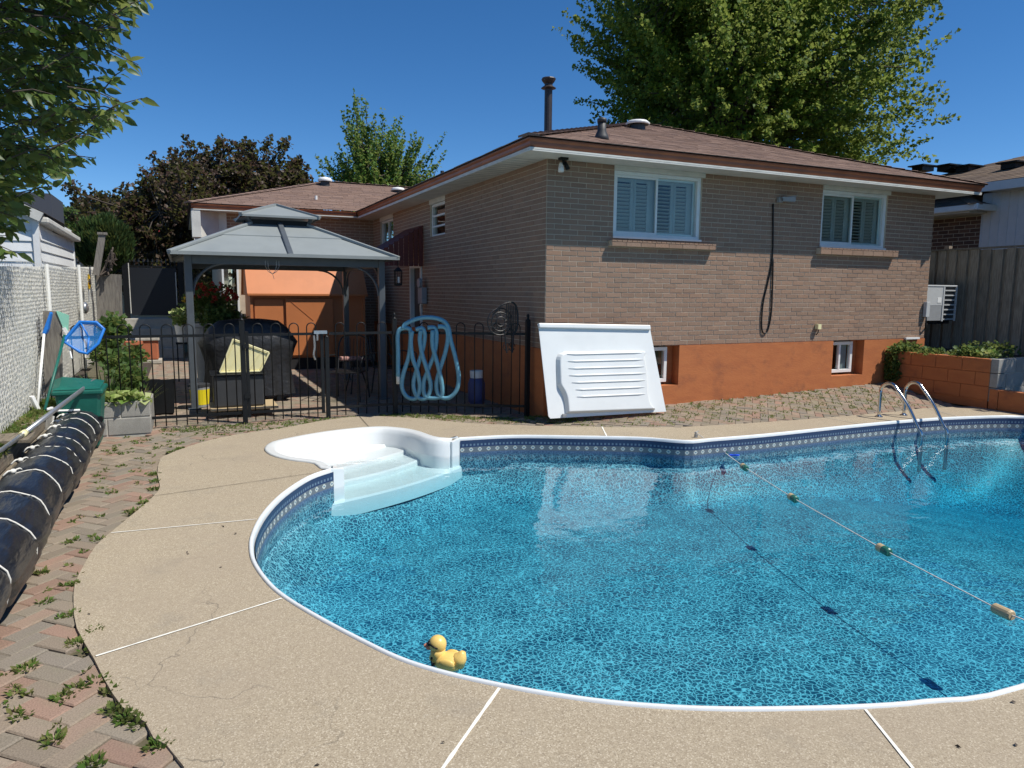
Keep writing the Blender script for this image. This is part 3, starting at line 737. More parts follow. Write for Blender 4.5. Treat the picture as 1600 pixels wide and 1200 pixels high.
wb=MB(); slab(wb,0,WID,ZF,ZS,bh,lambda a,b,c,d:wb.box(a,b,0,.14,c,d)); wallb=wb.build('back_wall',M['mortar'],house)
ws=MB()
slab(ws,.14,STEP-.1,ZF,ZS,[],lambda a,b,c,d:ws.box(0,.14,a,b,c,d))
slab(ws,STEP-.1,8.79,ZF,ZS,sideh,lambda a,b,c,d:ws.box(0,.14,a,b,c,d))
walls=ws.build('side_wall',M['mortar'],house)
def put_back(s,L,z,h): allb.append((H2W(s,0,z),s,z,L,h,'b'))
def put_side(s,L,z,h): allb.append((H2W(0,s,z),s,z,L,h,'s'))
def put_side2(s,L,z,h): allb.append((H2W(.12,s,z),s,z,L,h,'t'))
course_bricks(0,WID,ZF,36,bh+[(2.5,2.5,0,0)],put_back)
course_bricks(0,ML*17,ZF,36,sideh,put_side,1)
course_bricks(ML*17,8.79,ZF,36,sideh,put_side,1)
allb.sort(key=lambda t:np.hypot(t[0][0],t[0][1])+abs(t[0][2]-1.9)*.15)
rb,rs=MB(),MB()
for k,(P,s,z,L,h,w) in enumerate(allb):
    pr=DEP+random.uniform(-.0015,.0015); hh=h+random.uniform(-.001,.001)
    if k<300:
        o=bpy.data.objects.new('brick',bme); COL.objects.link(o); o.parent=wallb if w=='b' else walls
        o.scale=(L,pr,hh)
        if w=='b': o.location=(s,0,z)
        else: o.location=(0 if w=='s' else .12,s,z); o.rotation_euler=(0,0,-math.pi/2)
    else:
        V=BV*np.array([L,pr,hh])
        if w=='b': V=V+np.array([s,0,z]); rb.add(V.tolist(),bm_.f)
        else: V=np.stack([V[:,1]+(0 if w=='s' else .12),-V[:,0]+s,V[:,2]+z],1); rs.add(V.tolist(),bm_.f)
rb.build('brick_courses',M['brick'],wallb,kind='stuff'); rs.build('brick_courses',M['brick'],walls,kind='stuff')
# foundation with basement window openings
fb=MB(); slab(fb,-.012,WID+.012,-.1,ZF-.004,[BW1,BW2],lambda a,b,c,d:fb.box(a,b,-.012,.30,c,d))
fb.box(-.012,.28,.30,8.79,-.1,ZF-.004); found=fb.build('foundation',M['found'],house)
# brick window sills
for (s0,s1,za,zb) in ((.90,2.575,2.192,2.268),(4.545,6.225,2.196,2.292)):
    sill=MB().box(s0,s1,-.085,0,za,zb-.006).build('window_sill',M['mortar'],house)
    q=s0
    w=.2223
    while q<s1-.02:
        e=min(q+w,s1); MB().box(q+.004,e-.004,-.092,-.0851,za+.002,zb-.022).build('brick',M['brick'],sill); q=e
    k=0; q=s0
    mm=MB()
    while q<s1-.02: mm.box(q+.003,min(q+.072,s1),-.095,-.002,zb-.020,zb); q+=.0765
    mm.build('brick_soldiers',M['brick'],sill,kind='stuff')
# windows of the back wall
def back_window(w,frame_w=.045):
    s0,s1,z0,z1=w
    m=MB(); y0,y1=.02,.10
    m.box(s0,s1,y0,y1,z0,z0+.05); m.box(s0,s1,y0,y1,z1-.045,z1); m.box(s0,s0+.045,y0,y1,z0+.05,z1-.045); m.box(s1-.06,s1,y0,y1,z0+.05,z1-.045)
    win=m.build('window',M['winframe'],house,bevel=.004)
    MB().box(s0-.01,s1+.03,-.03,.10,z1+.001,ZS-.002).build('header_board',M['soffit'],win)
    MB().box(s0-.01,s1+.01,-.025,.019,z0-.015,z0+.012).build('sill_strip',M['winframe'],win)
    mid=(s0+s1)/2; m=MB()
    for a,b in ((s0+.045,mid+.012),(mid-.012,s1-.06)):
        yy=.045 if a<mid-.1 else .07
        m.box(a,a+.032,yy,yy+.02,z0+.05,z1-.045); m.box(b-.032,b,yy,yy+.02,z0+.05,z1-.045); m.box(a+.032,b-.032,yy,yy+.02,z0+.05,z0+.08); m.box(a+.032,b-.032,yy,yy+.02,z1-.075,z1-.045)
    m.build('sash',M['winframe'],win,bevel=.003)
    MB().box(s0+.05,s1-.065,.060,.064,z0+.055,z1-.05).build('pane',M['glass'],win)
    # plantation shutters: four leaves
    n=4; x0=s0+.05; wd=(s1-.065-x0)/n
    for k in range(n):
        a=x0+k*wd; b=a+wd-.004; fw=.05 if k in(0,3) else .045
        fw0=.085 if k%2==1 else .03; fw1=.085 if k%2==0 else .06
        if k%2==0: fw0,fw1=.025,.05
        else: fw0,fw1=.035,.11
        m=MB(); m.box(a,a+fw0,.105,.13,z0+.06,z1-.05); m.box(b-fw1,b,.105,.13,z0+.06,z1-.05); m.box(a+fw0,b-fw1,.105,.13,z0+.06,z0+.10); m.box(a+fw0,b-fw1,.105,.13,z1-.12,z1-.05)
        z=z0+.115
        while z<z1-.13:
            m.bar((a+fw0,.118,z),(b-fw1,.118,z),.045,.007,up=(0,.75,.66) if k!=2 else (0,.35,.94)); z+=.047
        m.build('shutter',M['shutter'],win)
back_window(W1); back_window(W2)
for (s0,s1,z0,z1),op in ((BW1,.14),(BW2,.14)):
    m=MB(); f=.05; a0,a1=s0+.0,s1-.12; c0,c1=z0+.035,z1-.03
    m.box(a0,a1,.10,.16,c0,c0+f); m.box(a0,a1,.10,.16,c1-f,c1); m.box(a0,a0+f,.10,.16,c0+f,c1-f); m.box(a1-f,a1,.10,.16,c0+f,c1-f); m.box((a0+a1)/2-.02,(a0+a1)/2+.02,.10,.15,c0+f,c1-f)
    w=m.build('basement_window',M['white'],house,bevel=.004)
    MB().box(a0+f,a1-f,.13,.134,c0+f,c1-f).build('pane',M['glass'],w)
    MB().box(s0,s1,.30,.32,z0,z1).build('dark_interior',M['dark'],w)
    MB().box(a1,s1,.145,.299,z0,z1).build('opening_side',M['found'],w)
    if s0>3: MB().box(a0+.30,a1-.06,.17,.175,c0+f,c1-f).build('curtain',M['grey'],w)
# side wall windows
def side_window(b0,b1,z0,z1,kind):
    m=MB(); x0,x1=.03,.10; f=.045
    m.box(x0,x1,b0,b1,z0,z0+f); m.box(x0,x1,b0,b1,z1-f,z1); m.box(x0,x1,b0,b0+f,z0+f,z1-f); m.box(x0,x1,b1-f,b1,z0+f,z1-f)
    if kind=='bars':
        for t in (.30,.62): m.box(x0+.01,x1,b0+f,b1-f,z0+(z1-z0)*t,z0+(z1-z0)*t+.03)
    else: m.box(x0+.01,x1,(b0+b1)/2-.02,(b0+b1)/2+.02,z0+f,z1-f)
    w=m.build('window',M['winframe'],house); MB().box(.07,.074,b0+f,b1-f,z0+f,z1-f).build('pane',M['glass'],w)
    MB().box(-.014,.05,b0-.03,b1+.03,z1+.002,ZS-.003).build('header_board',M['soffit'],w)
side_window(3.76,4.55,2.55,3.125,'bars'); side_window(7.06,8.10,2.50,3.12,'slider')
# interior backing so the rooms read dark
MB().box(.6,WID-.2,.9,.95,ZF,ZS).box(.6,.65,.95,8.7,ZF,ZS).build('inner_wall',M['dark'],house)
# side door, frame, awning
m=MB(); m.box(-.03,.10,5.06,5.12,.30,2.09); m.box(-.03,.10,5.73,5.79,.30,2.09); m.box(-.03,.10,5.12,5.73,2.03,2.09)
dr=m.build('door',M['winframe'],house); MB().box(.05,.09,5.12,5.73,.35,2.03).build('door_leaf',M['greyplastic'],dr); MB().tube([(.05,5.2,1.2),(.0,5.2,1.2),(.0,5.2,1.33)],.012,6).build('handle',M['steel'],dr)
m=MB(); b0,b1=4.95,6.15
m.add([(-.012,b0,2.80),(-.012,b1,2.80),(-.95,b1,2.22),(-.95,b0,2.22),(-.012,b0,2.78),(-.012,b1,2.78),(-.95,b1,2.20),(-.95,b0,2.20)],[(0,1,2,3),(4,7,6,5),(0,3,7,4),(3,2,6,7),(1,5,6,2),(0,4,5,1)])
aw=m.build('door_awning',M['burg'],house)
for k in range(10):
    t=k/10; x=-.015-.93*t; zt=2.78-.58*t; MB().box(x-.088,x-.006,b0-.012,b0-.002,2.05,zt).build('awning_slat',M['burg'],aw)
MB().box(-.11,-.012,4.74,5.0,1.36,1.66).lathe([(.001,-.06),(.09,-.06),(.09,.0)],(-.08,4.87,1.74),14,'x').build('meter_box',M['grey'],house,bevel=.01)
# soffit, gutters, roof
OH=.47; APX=(3.555,3.30,4.65); RB=10.2
m=MB(); m.box(-OH+.01,WID+OH-.01,-OH+.01,-.0,ZS,ZS+.02); m.box(-OH+.01,0,0,8.79,ZS,ZS+.02); m.box(WID,WID+OH-.01,0,9,ZS,ZS+.02); 
sf=m.build('soffit',M['soffit'],house)
for k in range(1,60):       # vent seams of the side soffit
    b=k*.15
    if b<8.6: MB().box(-OH+.02,-.02,b,b+.008,ZS-.003,ZS-.0005).build('soffit_seam',M['grey'],sf) if k<30 else None
MB().box(-OH+.012,WID+OH-.012,-OH+.012,-OH+.03,ZS-.018,ZS-.0005).box(-OH+.012,-OH+.03,-OH+.03,8.3,ZS-.018,ZS-.0005).build('fascia_strip',M['soffit'],house)
gp=[(.0,ZS+.022),(-.005,ZS+.022),(-.045,ZS+.03),(-.060,ZS+.055),(-.062,ZS+.085),(-.085,ZS+.105),(-.088,ZS+.122),(-.08,ZS+.122),(-.076,ZS+.108),(-.0,ZS+.06)]
def gutter(path,name='gutter',parent=house,material=None):    # path: list of (a,b,na,nb) mitre directions
    m=MB(); K=len(gp); vs=[]; fs=[]
    for (a,b,na,nb) in path:
        for d,z in gp: vs.append((a-na*d,b-nb*d,z))
    for i in range(len(path)-1):
        for k in range(K): fs.append((i*K+k,i*K+(k+1)%K,(i+1)*K+(k+1)%K,(i+1)*K+k))
    fs.append(tuple(range(K))); fs.append(tuple((len(path)-1)*K+k for k in range(K))[::-1])
    m.add(vs,fs); return m.build(name,material or M['gutter'],parent)
e=-OH+.075
gutter([(e,8.29+.08,-1,0),(e,e,-1,-1),(WID-e,e,1,-1),(WID-e,9.0,1,0)])
def onroof(L):  # pts
    return [tuple(p) for p in L]
ZE=ZS+.135
e0=-OH-.02
A=(e0,e0,ZE);B=(WID-e0,e0,ZE);T=(APX[0],APX[1],APX[2]); T2=(APX[0],RB,APX[2]); D=(e0,RB,ZE); E_=(WID-e0,RB,ZE)
m=MB(); m.add([A,B,T,T2,D,E_],[(0,1,2),(0,2,3,4),(1,5,3,2)]); m.add([(p[0],p[1],p[2]-.02) for p in (A,B,D,E_)],[(0,2,3,1)])
roof=m.build('roof',M['roofdeck'],house)
def shingles(p0,p1,t0,t1,parent,name='shingle_courses',exp=.135,tab=.30,material=None,thick=.010):
    p0,p1,t0,t1=[Vector(p) for p in (p0,p1,t0,t1)]
    ctr=(p0+p1)/2; up=((t0+t1)/2-ctr); L=up.length; nrm=(p1-p0).cross(up).normalized()
    if nrm.z<0: nrm=-nrm
    n=int(L/exp); m=MB()
    for i in range(n):
        f=i/n; g=min(1,(i+1.25)/n); l0=p0.lerp(t0,f); r0=p1.lerp(t1,f); l1=p0.lerp(t0,g); r1=p1.lerp(t1,g); W_=(r0-l0).length
        if W_<.05: continue
        d=(r0-l0).normalized(); s=-random.random()*tab; wt=(r1-l1).length; l1s=(l1-l0).dot(d)
        while s<W_:
            w=tab*random.uniform(.75,1.1); a=max(0,s); b=min(W_,s+w-.006); s+=w
            if b-a<.02: continue
            th=thick*random.uniform(.8,1.25)
            # top edge stays inside the hip lines
            a1=min(max(a,l1s),l1s+wt); b1=min(max(b,l1s),l1s+wt); up1=(l1-l0)-d*l1s
            q=[l0+d*a+nrm*th,l0+d*b+nrm*th,l0+d*b1+up1+nrm*.003,l0+d*a1+up1+nrm*.003,l0+d*a+nrm*.0,l0+d*b+nrm*.0]
            m.add(q,[(0,1,2,3),(4,5,1,0)])
    return m.build(name,material or M['shingle'],parent,kind='stuff')
shingles(A,B,T,T,roof); shingles(D,A,T2,T,roof)
def caps(p,q,parent,n=None,w=.13,material=None):
    p=Vector(p);q=Vector(q);L=(q-p).length;n=int(L/.2);d=(q-p).normalized();side=d.cross(Vector((0,0,1))).normalized(); upn=side.cross(d)
    m=MB()
    for i in range(n):
        a=p+d*(L*i/n); b=p+d*(L*(i+1.15)/n); lift=upn*.022; lo=upn*.014
        m.add([a+side*w-upn*.018+lift,a+lift+upn*.012,a-side*w-upn*.018+lift,b+side*w-upn*.02+lo,b+lo,b-side*w-upn*.02+lo,a+side*w-upn*.02,a,a-side*w-upn*.02],[(0,3,4,1),(1,4,5,2),(0,1,7,6),(1,2,8,7)])
    return m.build('hip_caps',material or M['shingle'],parent,kind='stuff')
caps(A,T,roof); caps(B,T,roof); caps(T,T2,roof)
# wing at the far left of the house
WB=8.79; WA=-3.32
wm=MB(); slab(wm,WA,.12,-.05,ZS-.002,[(-3.30,-3.0,.9,2.1)],lambda a,b,c,d:wm.box(a,b,WB,WB+.14,c,d)); wm.box(WA,WA+.14,WB+.14,14,-.05,ZS)
wing=wm.build('wing_wall',M['mortar'],house)
wbm=MB()
def put_w(s,L,z,h): V=BV*np.array([L,DEP,h])+np.array([s,WB,z]); wbm.add(V.tolist(),bm_.f)
course_bricks(WA,.12,ZF-CH*12,48,[(-3.30,-2.70,.9,2.1)],put_w); wbm.build('brick_courses',M['brick'],wing,kind='stuff')
m=MB(); m.box(WA-.55,-OH,WB-OH+.01,WB,ZS,ZS+.02); m.box(WA-.55,WA,WB,14,ZS,ZS+.02); m.box(WA-.55,WA-.38,WB-OH+.02,WB+.05,ZS-.55,ZS-.003); m.box(WA-.03,WA+.14,WB-.03,WB-.012,ZS-.9,ZS-.002)
m.add([(WA-.52,WB-OH+.03,ZS-.003),(WA-.02,WB-.04,ZS-.003),(WA-.02,WB-.04,ZS-.75),(WA-.52,WB-OH+.03,ZS-.72),(WA-.50,WB-OH+.09,ZS-.003),(WA-.02,WB-.0,ZS-.003),(WA-.02,WB-.0,ZS-.75),(WA-.50,WB-OH+.09,ZS-.72)],[(0,1,2,3),(4,7,6,5),(0,3,7,4),(1,5,6,2),(3,2,6,7)])
m.build('wing_soffit',M['soffit'],house)
gutter([(WA-.55+.0,WB-OH+.075,0,-1),(-OH-.02,WB-OH+.075,0,-1)])
MB().box(-3.30,-3.0,WB+.05,WB+.1,.9,2.1).build('wing_window',M['glass'],house); MB().box(-3.32,-3.28,WB-.02,WB+.02,.85,2.12).box(-3.02,-2.98,WB-.02,WB+.02,.85,2.12).build('window_trim',M['winframe'],house)
wa,wb_=WA-.60,WB-OH-.02
pk=HP(511,284,WB-OH+3.2); PK=(pk[0],WB-OH+3.2,ZE+ (pk[2]-ZE))
pr=HP(640,298,WB-OH+3.2); PR=(2.2,WB-OH+3.2,PK[2])
m=MB(); m.add([(wa,wb_,ZE),(3,wb_,ZE),(3,PK[1],PK[2]),PK,(wa,14.8,ZE),(PK[0],14.0,PK[2])],[(0,1,2,3),(0,3,5,4)]); wr=m.build('wing_roof',M['roofdeck'],house)
shingles((wa,wb_,ZE),(.8,wb_,ZE),PK,(3,PK[1],PK[2]),wr); caps((wa,wb_,ZE),PK,wr); caps(PK,(3,PK[1],PK[2]),wr)
def slope_pt(x,y,P0,P1,P2):  # pixel onto a roof plane -> house coordinates
    p0,p1,p2=[H2W(*p) for p in (P0,P1,P2)]; nn=np.cross(p1-p0,p2-p0); d=ray(x,y); t=((p0-cO)@nn)/(d@nn); return W2H(cO+d*t)
c=slope_pt(508,290,(wa,wb_,ZE),(3,wb_,ZE),PK)
def mush(c,r,h,name='roof_vent',mt=None):
    m=MB(); m.lathe([(r*.75,-.05),(r*.7,h*.5)],c,12); mi=m.build(name,M['greyplastic'],house)
    MB().lathe([(r*1.05,h*.45),(r*1.15,h*.6),(r*.9,h*.85),(.001,h)],c,16,cap=False).build('vent_cap',mt or M['white'],mi,smooth=True)
mush(c,.16,.22)
c=slope_pt(494,312,(wa,wb_,ZE),(3,wb_,ZE),PK); MB().tube([c,(c[0],c[1],c[2]+.09)],.03,8).build('roof_pipe',M['white'],house)
c=slope_pt(627,304,(wa,wb_,ZE),(3,wb_,ZE),PK); mush((c[0],c[1]+.3,c[2]+.05),.16,.18)
# vents and flue on the main roof
c=slope_pt(940,217,A,B,T); m=MB(); m.lathe([(.10,-.03),(.085,.03),(.055,.10),(.05,.22)],c,14).lathe([(.06,.20),(.06,.24),(.02,.26)],c,14); m.build('plumbing_vent',M['greyplastic'],house,smooth=True)
c=slope_pt(1003,203,A,B,T); mush((c[0]-.05,c[1]+.05,c[2]+.02),.17,.14)
f0=HP(856,212,1.9); f1=HP(856,138,1.9)
m=MB(); m.lathe([(.058,-.6),(.058,f1[2]-f0[2])],f0,14); fl=m.build('flue_pipe',M['brownpipe'],house)
m=MB(); z=f1[2]; m.lathe([(.05,z-.02),(.115,z+.0),(.06,z+.04),(.06,z+.06),(.095,z+.10),(.11,z+.13),(.10,z+.145),(.001,z+.16)],(f0[0],f0[1],0),10); m.build('flue_cap',M['brownpipe'],fl)
c=LP(691,275,.1)
m=MB().lathe([(.035,-.3),(.035,.0)],(.25,LP(691,267,.25)[1],LP(691,267,.25)[2]),10); m.build('roof_pipe',M['greyplastic'],house)
# wall lamp and its looped cable
a,_,z=HP(1216,313,0)
m=MB(); m.box(a-.04,a+.03,-.06,-.012,z-.035,z+.035).bar((a+.02,-.06,z+.01),(a+.16,-.16,z),.09,.06).bar((a-.02,-.05,z+.02),(a+.20,-.10,z+.055),.12,.012)
m.build('wall_lamp',M['grey'],house)
pts=[HP(x,y,-.02) for x,y in [(1208,318),(1207,400),(1200,440),(1193,470),(1190,500),(1191,517),(1195,521),(1200,515),(1205,490),(1207,450),(1208,402)]]
t=thing('hanging_cable','black cable hanging in a long loop below the lamp on the brown back wall','cable',pts[0]); MB().tube(smooth_curve(pts,4),.011,6).build('cord',M['black'],t,smooth=True)
a,_,z=HP(1275,512,0)
m=MB(); m.box(a-.035,a+.03,-.075,-.012,z-.02,z+.055); hb=m.build('outlet_box',M['cream'],house); MB().tube([(a,-.05,z-.02),(a-.01,-.055,z-.07),(a-.015,-.02,z-.11)],.008,6).build('outlet_lead',M['black'],hb)
# security camera under the eave
a,b,z=HP(880,262,-.14)
sc_=thing('security_light','small black and white twin security light fixed under the corner eave','light',(a,b,ZS))
MB().box(a-.05,a+.05,b-.04,b+.04,ZS-.03,ZS-.001).tube([(a,b,ZS-.03),(a,b,z+.03)],.015,8).build('bracket',M['black'],sc_)
MB().tube([(a-.035,b,z+.05),(a-.04,b-.02,z-.0)],[.02,.03],10).tube([(a-.04,b-.02,z+.005),(a-.045,b-.03,z-.055)],[.033,.036],12).build('lamp_head',M['white'],sc_,smooth=True)
MB().tube([(a+.02,b,z+.07),(a+.05,b-.03,z-.02)],[.022,.03],10).build('lamp_head',M['black'],sc_,smooth=True)
#SPLIT2
# ---------------------------------------------------------------- patio things
# covered gazebo
GA0,GA1,GB0,GB1=-4.25,-1.25,2.2,5.2; GZ=2.06; ga,gb=(GA0+GA1)/2,(GB0+GB1)/2
gz=thing('gazebo','grey metal roofed gazebo with two tiers standing on the patio behind the fence','gazebo',(ga,gb,0))
def hip4(a0,a1,b0,b1,z0,s,z1,name,parent,split=None,cap=True):
    m=MB(); c0=(a0,b0,z0);c1=(a1,b0,z0);c2=(a1,b1,z0);c3=(a0,b1,z0)
    ca,cb=(a0+a1)/2,(b0+b1)/2
    t=[(ca+(c[0]-ca)*s,cb+(c[1]-cb)*s,z1) for c in (c0,c1,c2,c3)]
    return (c0,c1,c2,c3),t
cs,ts=hip4(GA0,GA1,GB0,GB1,GZ,.27,2.545,'',None)
L_=lambda p,q,t:tuple(p[i]+(q[i]-p[i])*t for i in range(3))
for k in range(4):
    p0,p1=cs[k],cs[(k+1)%4]; q0,q1=ts[k],ts[(k+1)%4]; pm=L_(p0,p1,.5); qm=L_(q0,q1,.5)
    for (x0,x1,y0,y1) in ((p0,pm,q0,qm),(pm,p1,qm,q1)):
        for f0,f1,lift in ((0,.60,.0),(.585,1,.007)):
            a,b,c,d=L_(x0,y0,f0),L_(x1,y1,f0),L_(x1,y1,f1),L_(x0,y0,f1)
            a,b,c,d=[(v[0],v[1],v[2]+lift+( .006 if i<2 and lift else 0)) for i,v in enumerate((a,b,c,d))]
            m=MB(); m.add([a,b,c,d]+[(v[0],v[1],v[2]-.012) for v in (a,b,c,d)],[(0,1,2,3),(7,6,5,4),(0,4,5,1),(1,5,6,2),(2,6,7,3),(3,7,4,0)]); m.build('roof_panel',M['gazroof'],gz)
    MB().bar((p0[0],p0[1],p0[2]+.012),(q0[0],q0[1],q0[2]+.022),.07,.04).build('hip_rib',M['gazroof'],gz,bevel=.008)
    MB().bar((pm[0],pm[1],pm[2]+.0),(qm[0],qm[1],qm[2]+.028),.075,.05).build('mid_rib',M['gaz'],gz,bevel=.012)
    MB().bar(L_(p0,p1,.005),L_(p0,p1,.995),.03,.045).build('eave_edge',M['gazroof'],gz)
CT=(-3.37,-2.53) 
cs2,ts2=hip4(ga-.56,ga+.56,gb-.56,gb+.56,2.675,.01,2.90,'',None)
for k in range(4):
    p0,p1=cs2[k],cs2[(k+1)%4]; ap=(ga,gb,2.88)
    m=MB(); m.add([p0,p1,ap,(p0[0],p0[1],p0[2]-.03),(p1[0],p1[1],p1[2]-.03)],[(0,1,2),(0,3,4,1)]); m.build('top_roof_panel',M['gazroof'],gz)
    MB().bar((p0[0],p0[1],p0[2]+.004),(ap[0],ap[1],ap[2]+.01),.06,.03).build('hip_rib',M['gazroof'],gz)
    q=ts[k]; MB().bar(q,(ga+(q[0]-ga)*1.1,gb+(q[1]-gb)*1.1,2.665),.04).build('top_strut',M['gaz'],gz)
m=MB(); h=.27*1.5
m.add([(ga-h,gb-h,2.54),(ga+h,gb-h,2.54),(ga+h,gb+h,2.54),(ga-h,gb+h,2.54),(ga-h,gb-h,2.62),(ga+h,gb-h,2.62),(ga+h,gb+h,2.62),(ga-h,gb+h,2.62)],[(0,1,5,4),(1,2,6,5),(2,3,7,6),(3,0,4,7)]); m.build('vent_net',M['black'],gz)
pa0,pa1,pb0,pb1=GA0+.22,GA1-.20,GB0+.24,GB1-.2
for (a,b) in ((pa0,pb0),(pa1,pb0),(pa1,pb1),(pa0,pb1)):
    p=MB().box(a-.045,a+.045,b-.045,b+.045,-.01,GZ-.0).build('post',M['gaz'],gz,bevel=.006)
    MB().box(a-.08,a+.08,b-.08,b+.08,-.01,.012).build('post_foot',M['gaz'],p)
    for da,db in ((1,0),(0,1)):
        sa=1 if a<ga else -1; sb=1 if b<gb else -1
        pts=[]
        for k in range(9):
            t=math.radians(90*k/8); r=.42
            if da: pts.append((a+sa*(.045+r-r*math.cos(t)),b,GZ-.12-r+r*math.sin(t)))
            else: pts.append((a,b+sb*(.045+r-r*math.cos(t)),GZ-.12-r+r*math.sin(t)))
        MB().tube(pts,.018,6).build('curved_brace',M['gaz'],gz)
for (p,q) in (((pa0,pb0),(pa1,pb0)),((pa1,pb0),(pa1,pb1)),((pa1,pb1),(pa0,pb1)),((pa0,pb1),(pa0,pb0))):
    MB().bar((*p,GZ-.07),(*q,GZ-.07),.05,.12).build('top_beam',M['gaz'],gz)
# hanging bead basket under the front beam
a,b,z=HP(425,405,pb0-.02)
hb=thing('hanging_ornament','thin beaded wire ornament hanging in loops from the front beam of the gazebo','ornament',(a,b,z))
m=MB()
for s in (-1,1):
    for r in (.09,.055): m.tube([(a+s*r,b,z),(a+s*r*.98,b-.01,z-.10),(a+s*r*.6,b,z-.17),(a,b,z-.20)],.004,5)
m.tube([(a,b,z-.2),(a+.02,b,z-.27)],.003,5); m.build('bead_strings',M['alu'],hb)
# lantern
a,b,z=HP(622,420,pb0+.3)
lt=thing('lantern','small black hanging lantern at the right corner of the gazebo','lantern',(a,b,z-.2))
m=MB(); m.tube([(a,b,z+.14),(a,b,z)],.006,6).lathe([(.02,.02),(.07,-.03),(.065,-.04)],(a,b,z),6); m.lathe([(.06,-.22),(.065,-.25),(.03,-.26)],(a,b,z),6)
for k in range(6):
    t=k*math.pi/3; m.tube([(a+.058*math.cos(t),b+.058*math.sin(t),z-.04),(a+.058*math.cos(t),b+.058*math.sin(t),z-.22)],.006,4)
m.build('frame',M['black'],lt); MB().lathe([(.022,-.21),(.022,-.12)],(a,b,z),10).build('candle',M['white'],lt)

# orange shed against the wing
SH0,SH1,SB0,SB1=-2.93,-.62,7.0,8.6
sh=thing('garden_shed','rust orange metal garden shed with sliding doors under a sloping roof','shed',((SH0+SH1)/2,SB0,.2))
MB().box(SH0+.05,SH1-.05,SB0+.05,SB1-.02,.22,1.50).build('wall',M['orangeshed'],sh)
MB().box(SH0+.02,SH1-.02,SB0-.01,SB0+.05,1.44,1.50).box(SH0+.02,SH0+.07,SB0-.0,SB0+.05,.22,1.44).box(SH1-.07,SH1-.02,SB0-.0,SB0+.05,.22,1.44).build('frame',M['orangeshed'],sh)
m=MB(); y0,y1,z0,z1,y2,z2=SB0-.05,SB0+.42,1.50,2.12,SB0+.80,2.32
for (ya,za,yb,zb) in ((y0,z0,y1,z1),(y1,z1,y2,z2),(y2,z2,SB1-.42,2.12),(SB1-.42,2.12,SB1+.0,1.5)):
    m.add([(SH0-.03,ya,za),(SH1+.03,ya,za),(SH1+.03,yb,zb),(SH0-.03,yb,zb),(SH0-.03,ya,za-.02),(SH1+.03,ya,za-.02),(SH1+.03,yb,zb-.02),(SH0-.03,yb,zb-.02)],[(0,1,2,3),(7,6,5,4),(0,4,5,1),(1,5,6,2),(3,7,4,0)])
m.add([(SH0+.01,y0+.03,z0),(SH0+.01,y1,z1),(SH0+.01,y2,z2),(SH0+.01,SB1-.42,2.1),(SH0+.01,SB1-.03,1.5),(SH1-.01,y0+.03,z0),(SH1-.01,y1,z1),(SH1-.01,y2,z2),(SH1-.01,SB1-.42,2.1),(SH1-.01,SB1-.03,1.5)],[(4,3,2,1,0),(5,6,7,8,9)])
m.build('roof',M['orangeshed'],sh)
MB().box(SH0-.03,SH1+.03,SB0-.08,SB0-.05,1.475,1.525).build('roof_lip',M['orangeshed'],sh,bevel=.008)
d0=HP(445,480,SB0)[0]
MB().box(SH0+.10,d0-.03,SB0+.012,SB0+.03,.28,1.40).build('door',M['orangeshed'],sh,bevel=.004)
dd=MB().box(d0+.02,d0+.95,SB0-.02,SB0+.0,.28,1.42).build('door',M['orangeshed'],sh,bevel=.004)
MB().bar((d0+.12,SB0-.021,1.36),(d0+.55,SB0-.021,.98),.012,.004).build('door_crease',M['orangeshed'],dd)
MB().box(SH0+.05,SH1-.05,SB0+.02,SB1,-.01,.22).build('gap_shade_box',M['dark'],sh)  # dark box stands in for the shade in the gap under the raised shed

# hoop-top pool fence
FB=1.1
def gzp(a): return -.012
fence=thing('pool_fence','black metal hoop topped pool fence with ball capped posts','fence',(-2.5,FB,0))
def fpost(a,b,top=1.30,par=None,r=.028):
    p=MB().box(a-r,a+r,b-r,b+r,-.03,top-.07).build('post',M['black'],par or fence,bevel=.004)
    MB().lathe([(r*1.2,top-.07),(r*1.2,top-.055),(r*.5,top-.05),(r*.45,top-.03),(r*.8,top-.012),(r*.4,top+.012),(.003,top+.02)],(a,b,0),10).build('post_cap',M['black'],p,smooth=True)
def hoop_mesh():
    m=MB(); w=.055; pts=[(-w,0,.015),(-w,0,1.14)]+arc((0,0,1.14),w,180,0,8)[1:-1]+[(w,0,1.14),(w,0,.015)]
    m.tube(pts,.0075,6); return m
hm=hoop_mesh(); hme=hm.mesh('picket_hoop',M['black'],smooth=True)
single=MB().tube([(0,0,.015),(0,0,1.06)],.0075,6).mesh('picket',M['black'])
def fpanel(p,q,par,n=None,zr=(.12,1.06)):
    p=np.array(p);q=np.array(q);L=np.hypot(*(q-p));d=(q-p)/L; n=n or max(1,int(round((L-.06)/.22)))
    for z in zr: MB().bar((p[0],p[1],z),(q[0],q[1],z),.022,.032).build('rail',M['black'],par)
    sp=L/n; org=META[par.name][1]
    for k in range(n):
        c=p+d*(sp*(k+.5)); o=bpy.data.objects.new('picket_hoop',hme); COL.objects.link(o); o.parent=par; o.location=(c[0]-org[0],c[1]-org[1],0-org[2]); o.rotation_euler=(random.uniform(-.01,.01),0,math.atan2(d[1],d[0])); META[o.name]=META[par.name]
fpost(-5.55,FB,1.34); fpost(-3.49,FB); fpost(-1.63,FB); fpost(-2.50,FB,1.08,r=.025)
fpanel((-5.52,FB),(-3.52,FB),fence)
fpanel((-2.47,FB),(-1.66,FB),fence)
fpost(-.10,.28,1.30)
fpanel((-1.60,FB-.01),(-.13,.30),fence)
gate=thing('pool_gate','black hoop topped gate standing closed in the middle of the pool fence','gate',(-3.0,FB,0))
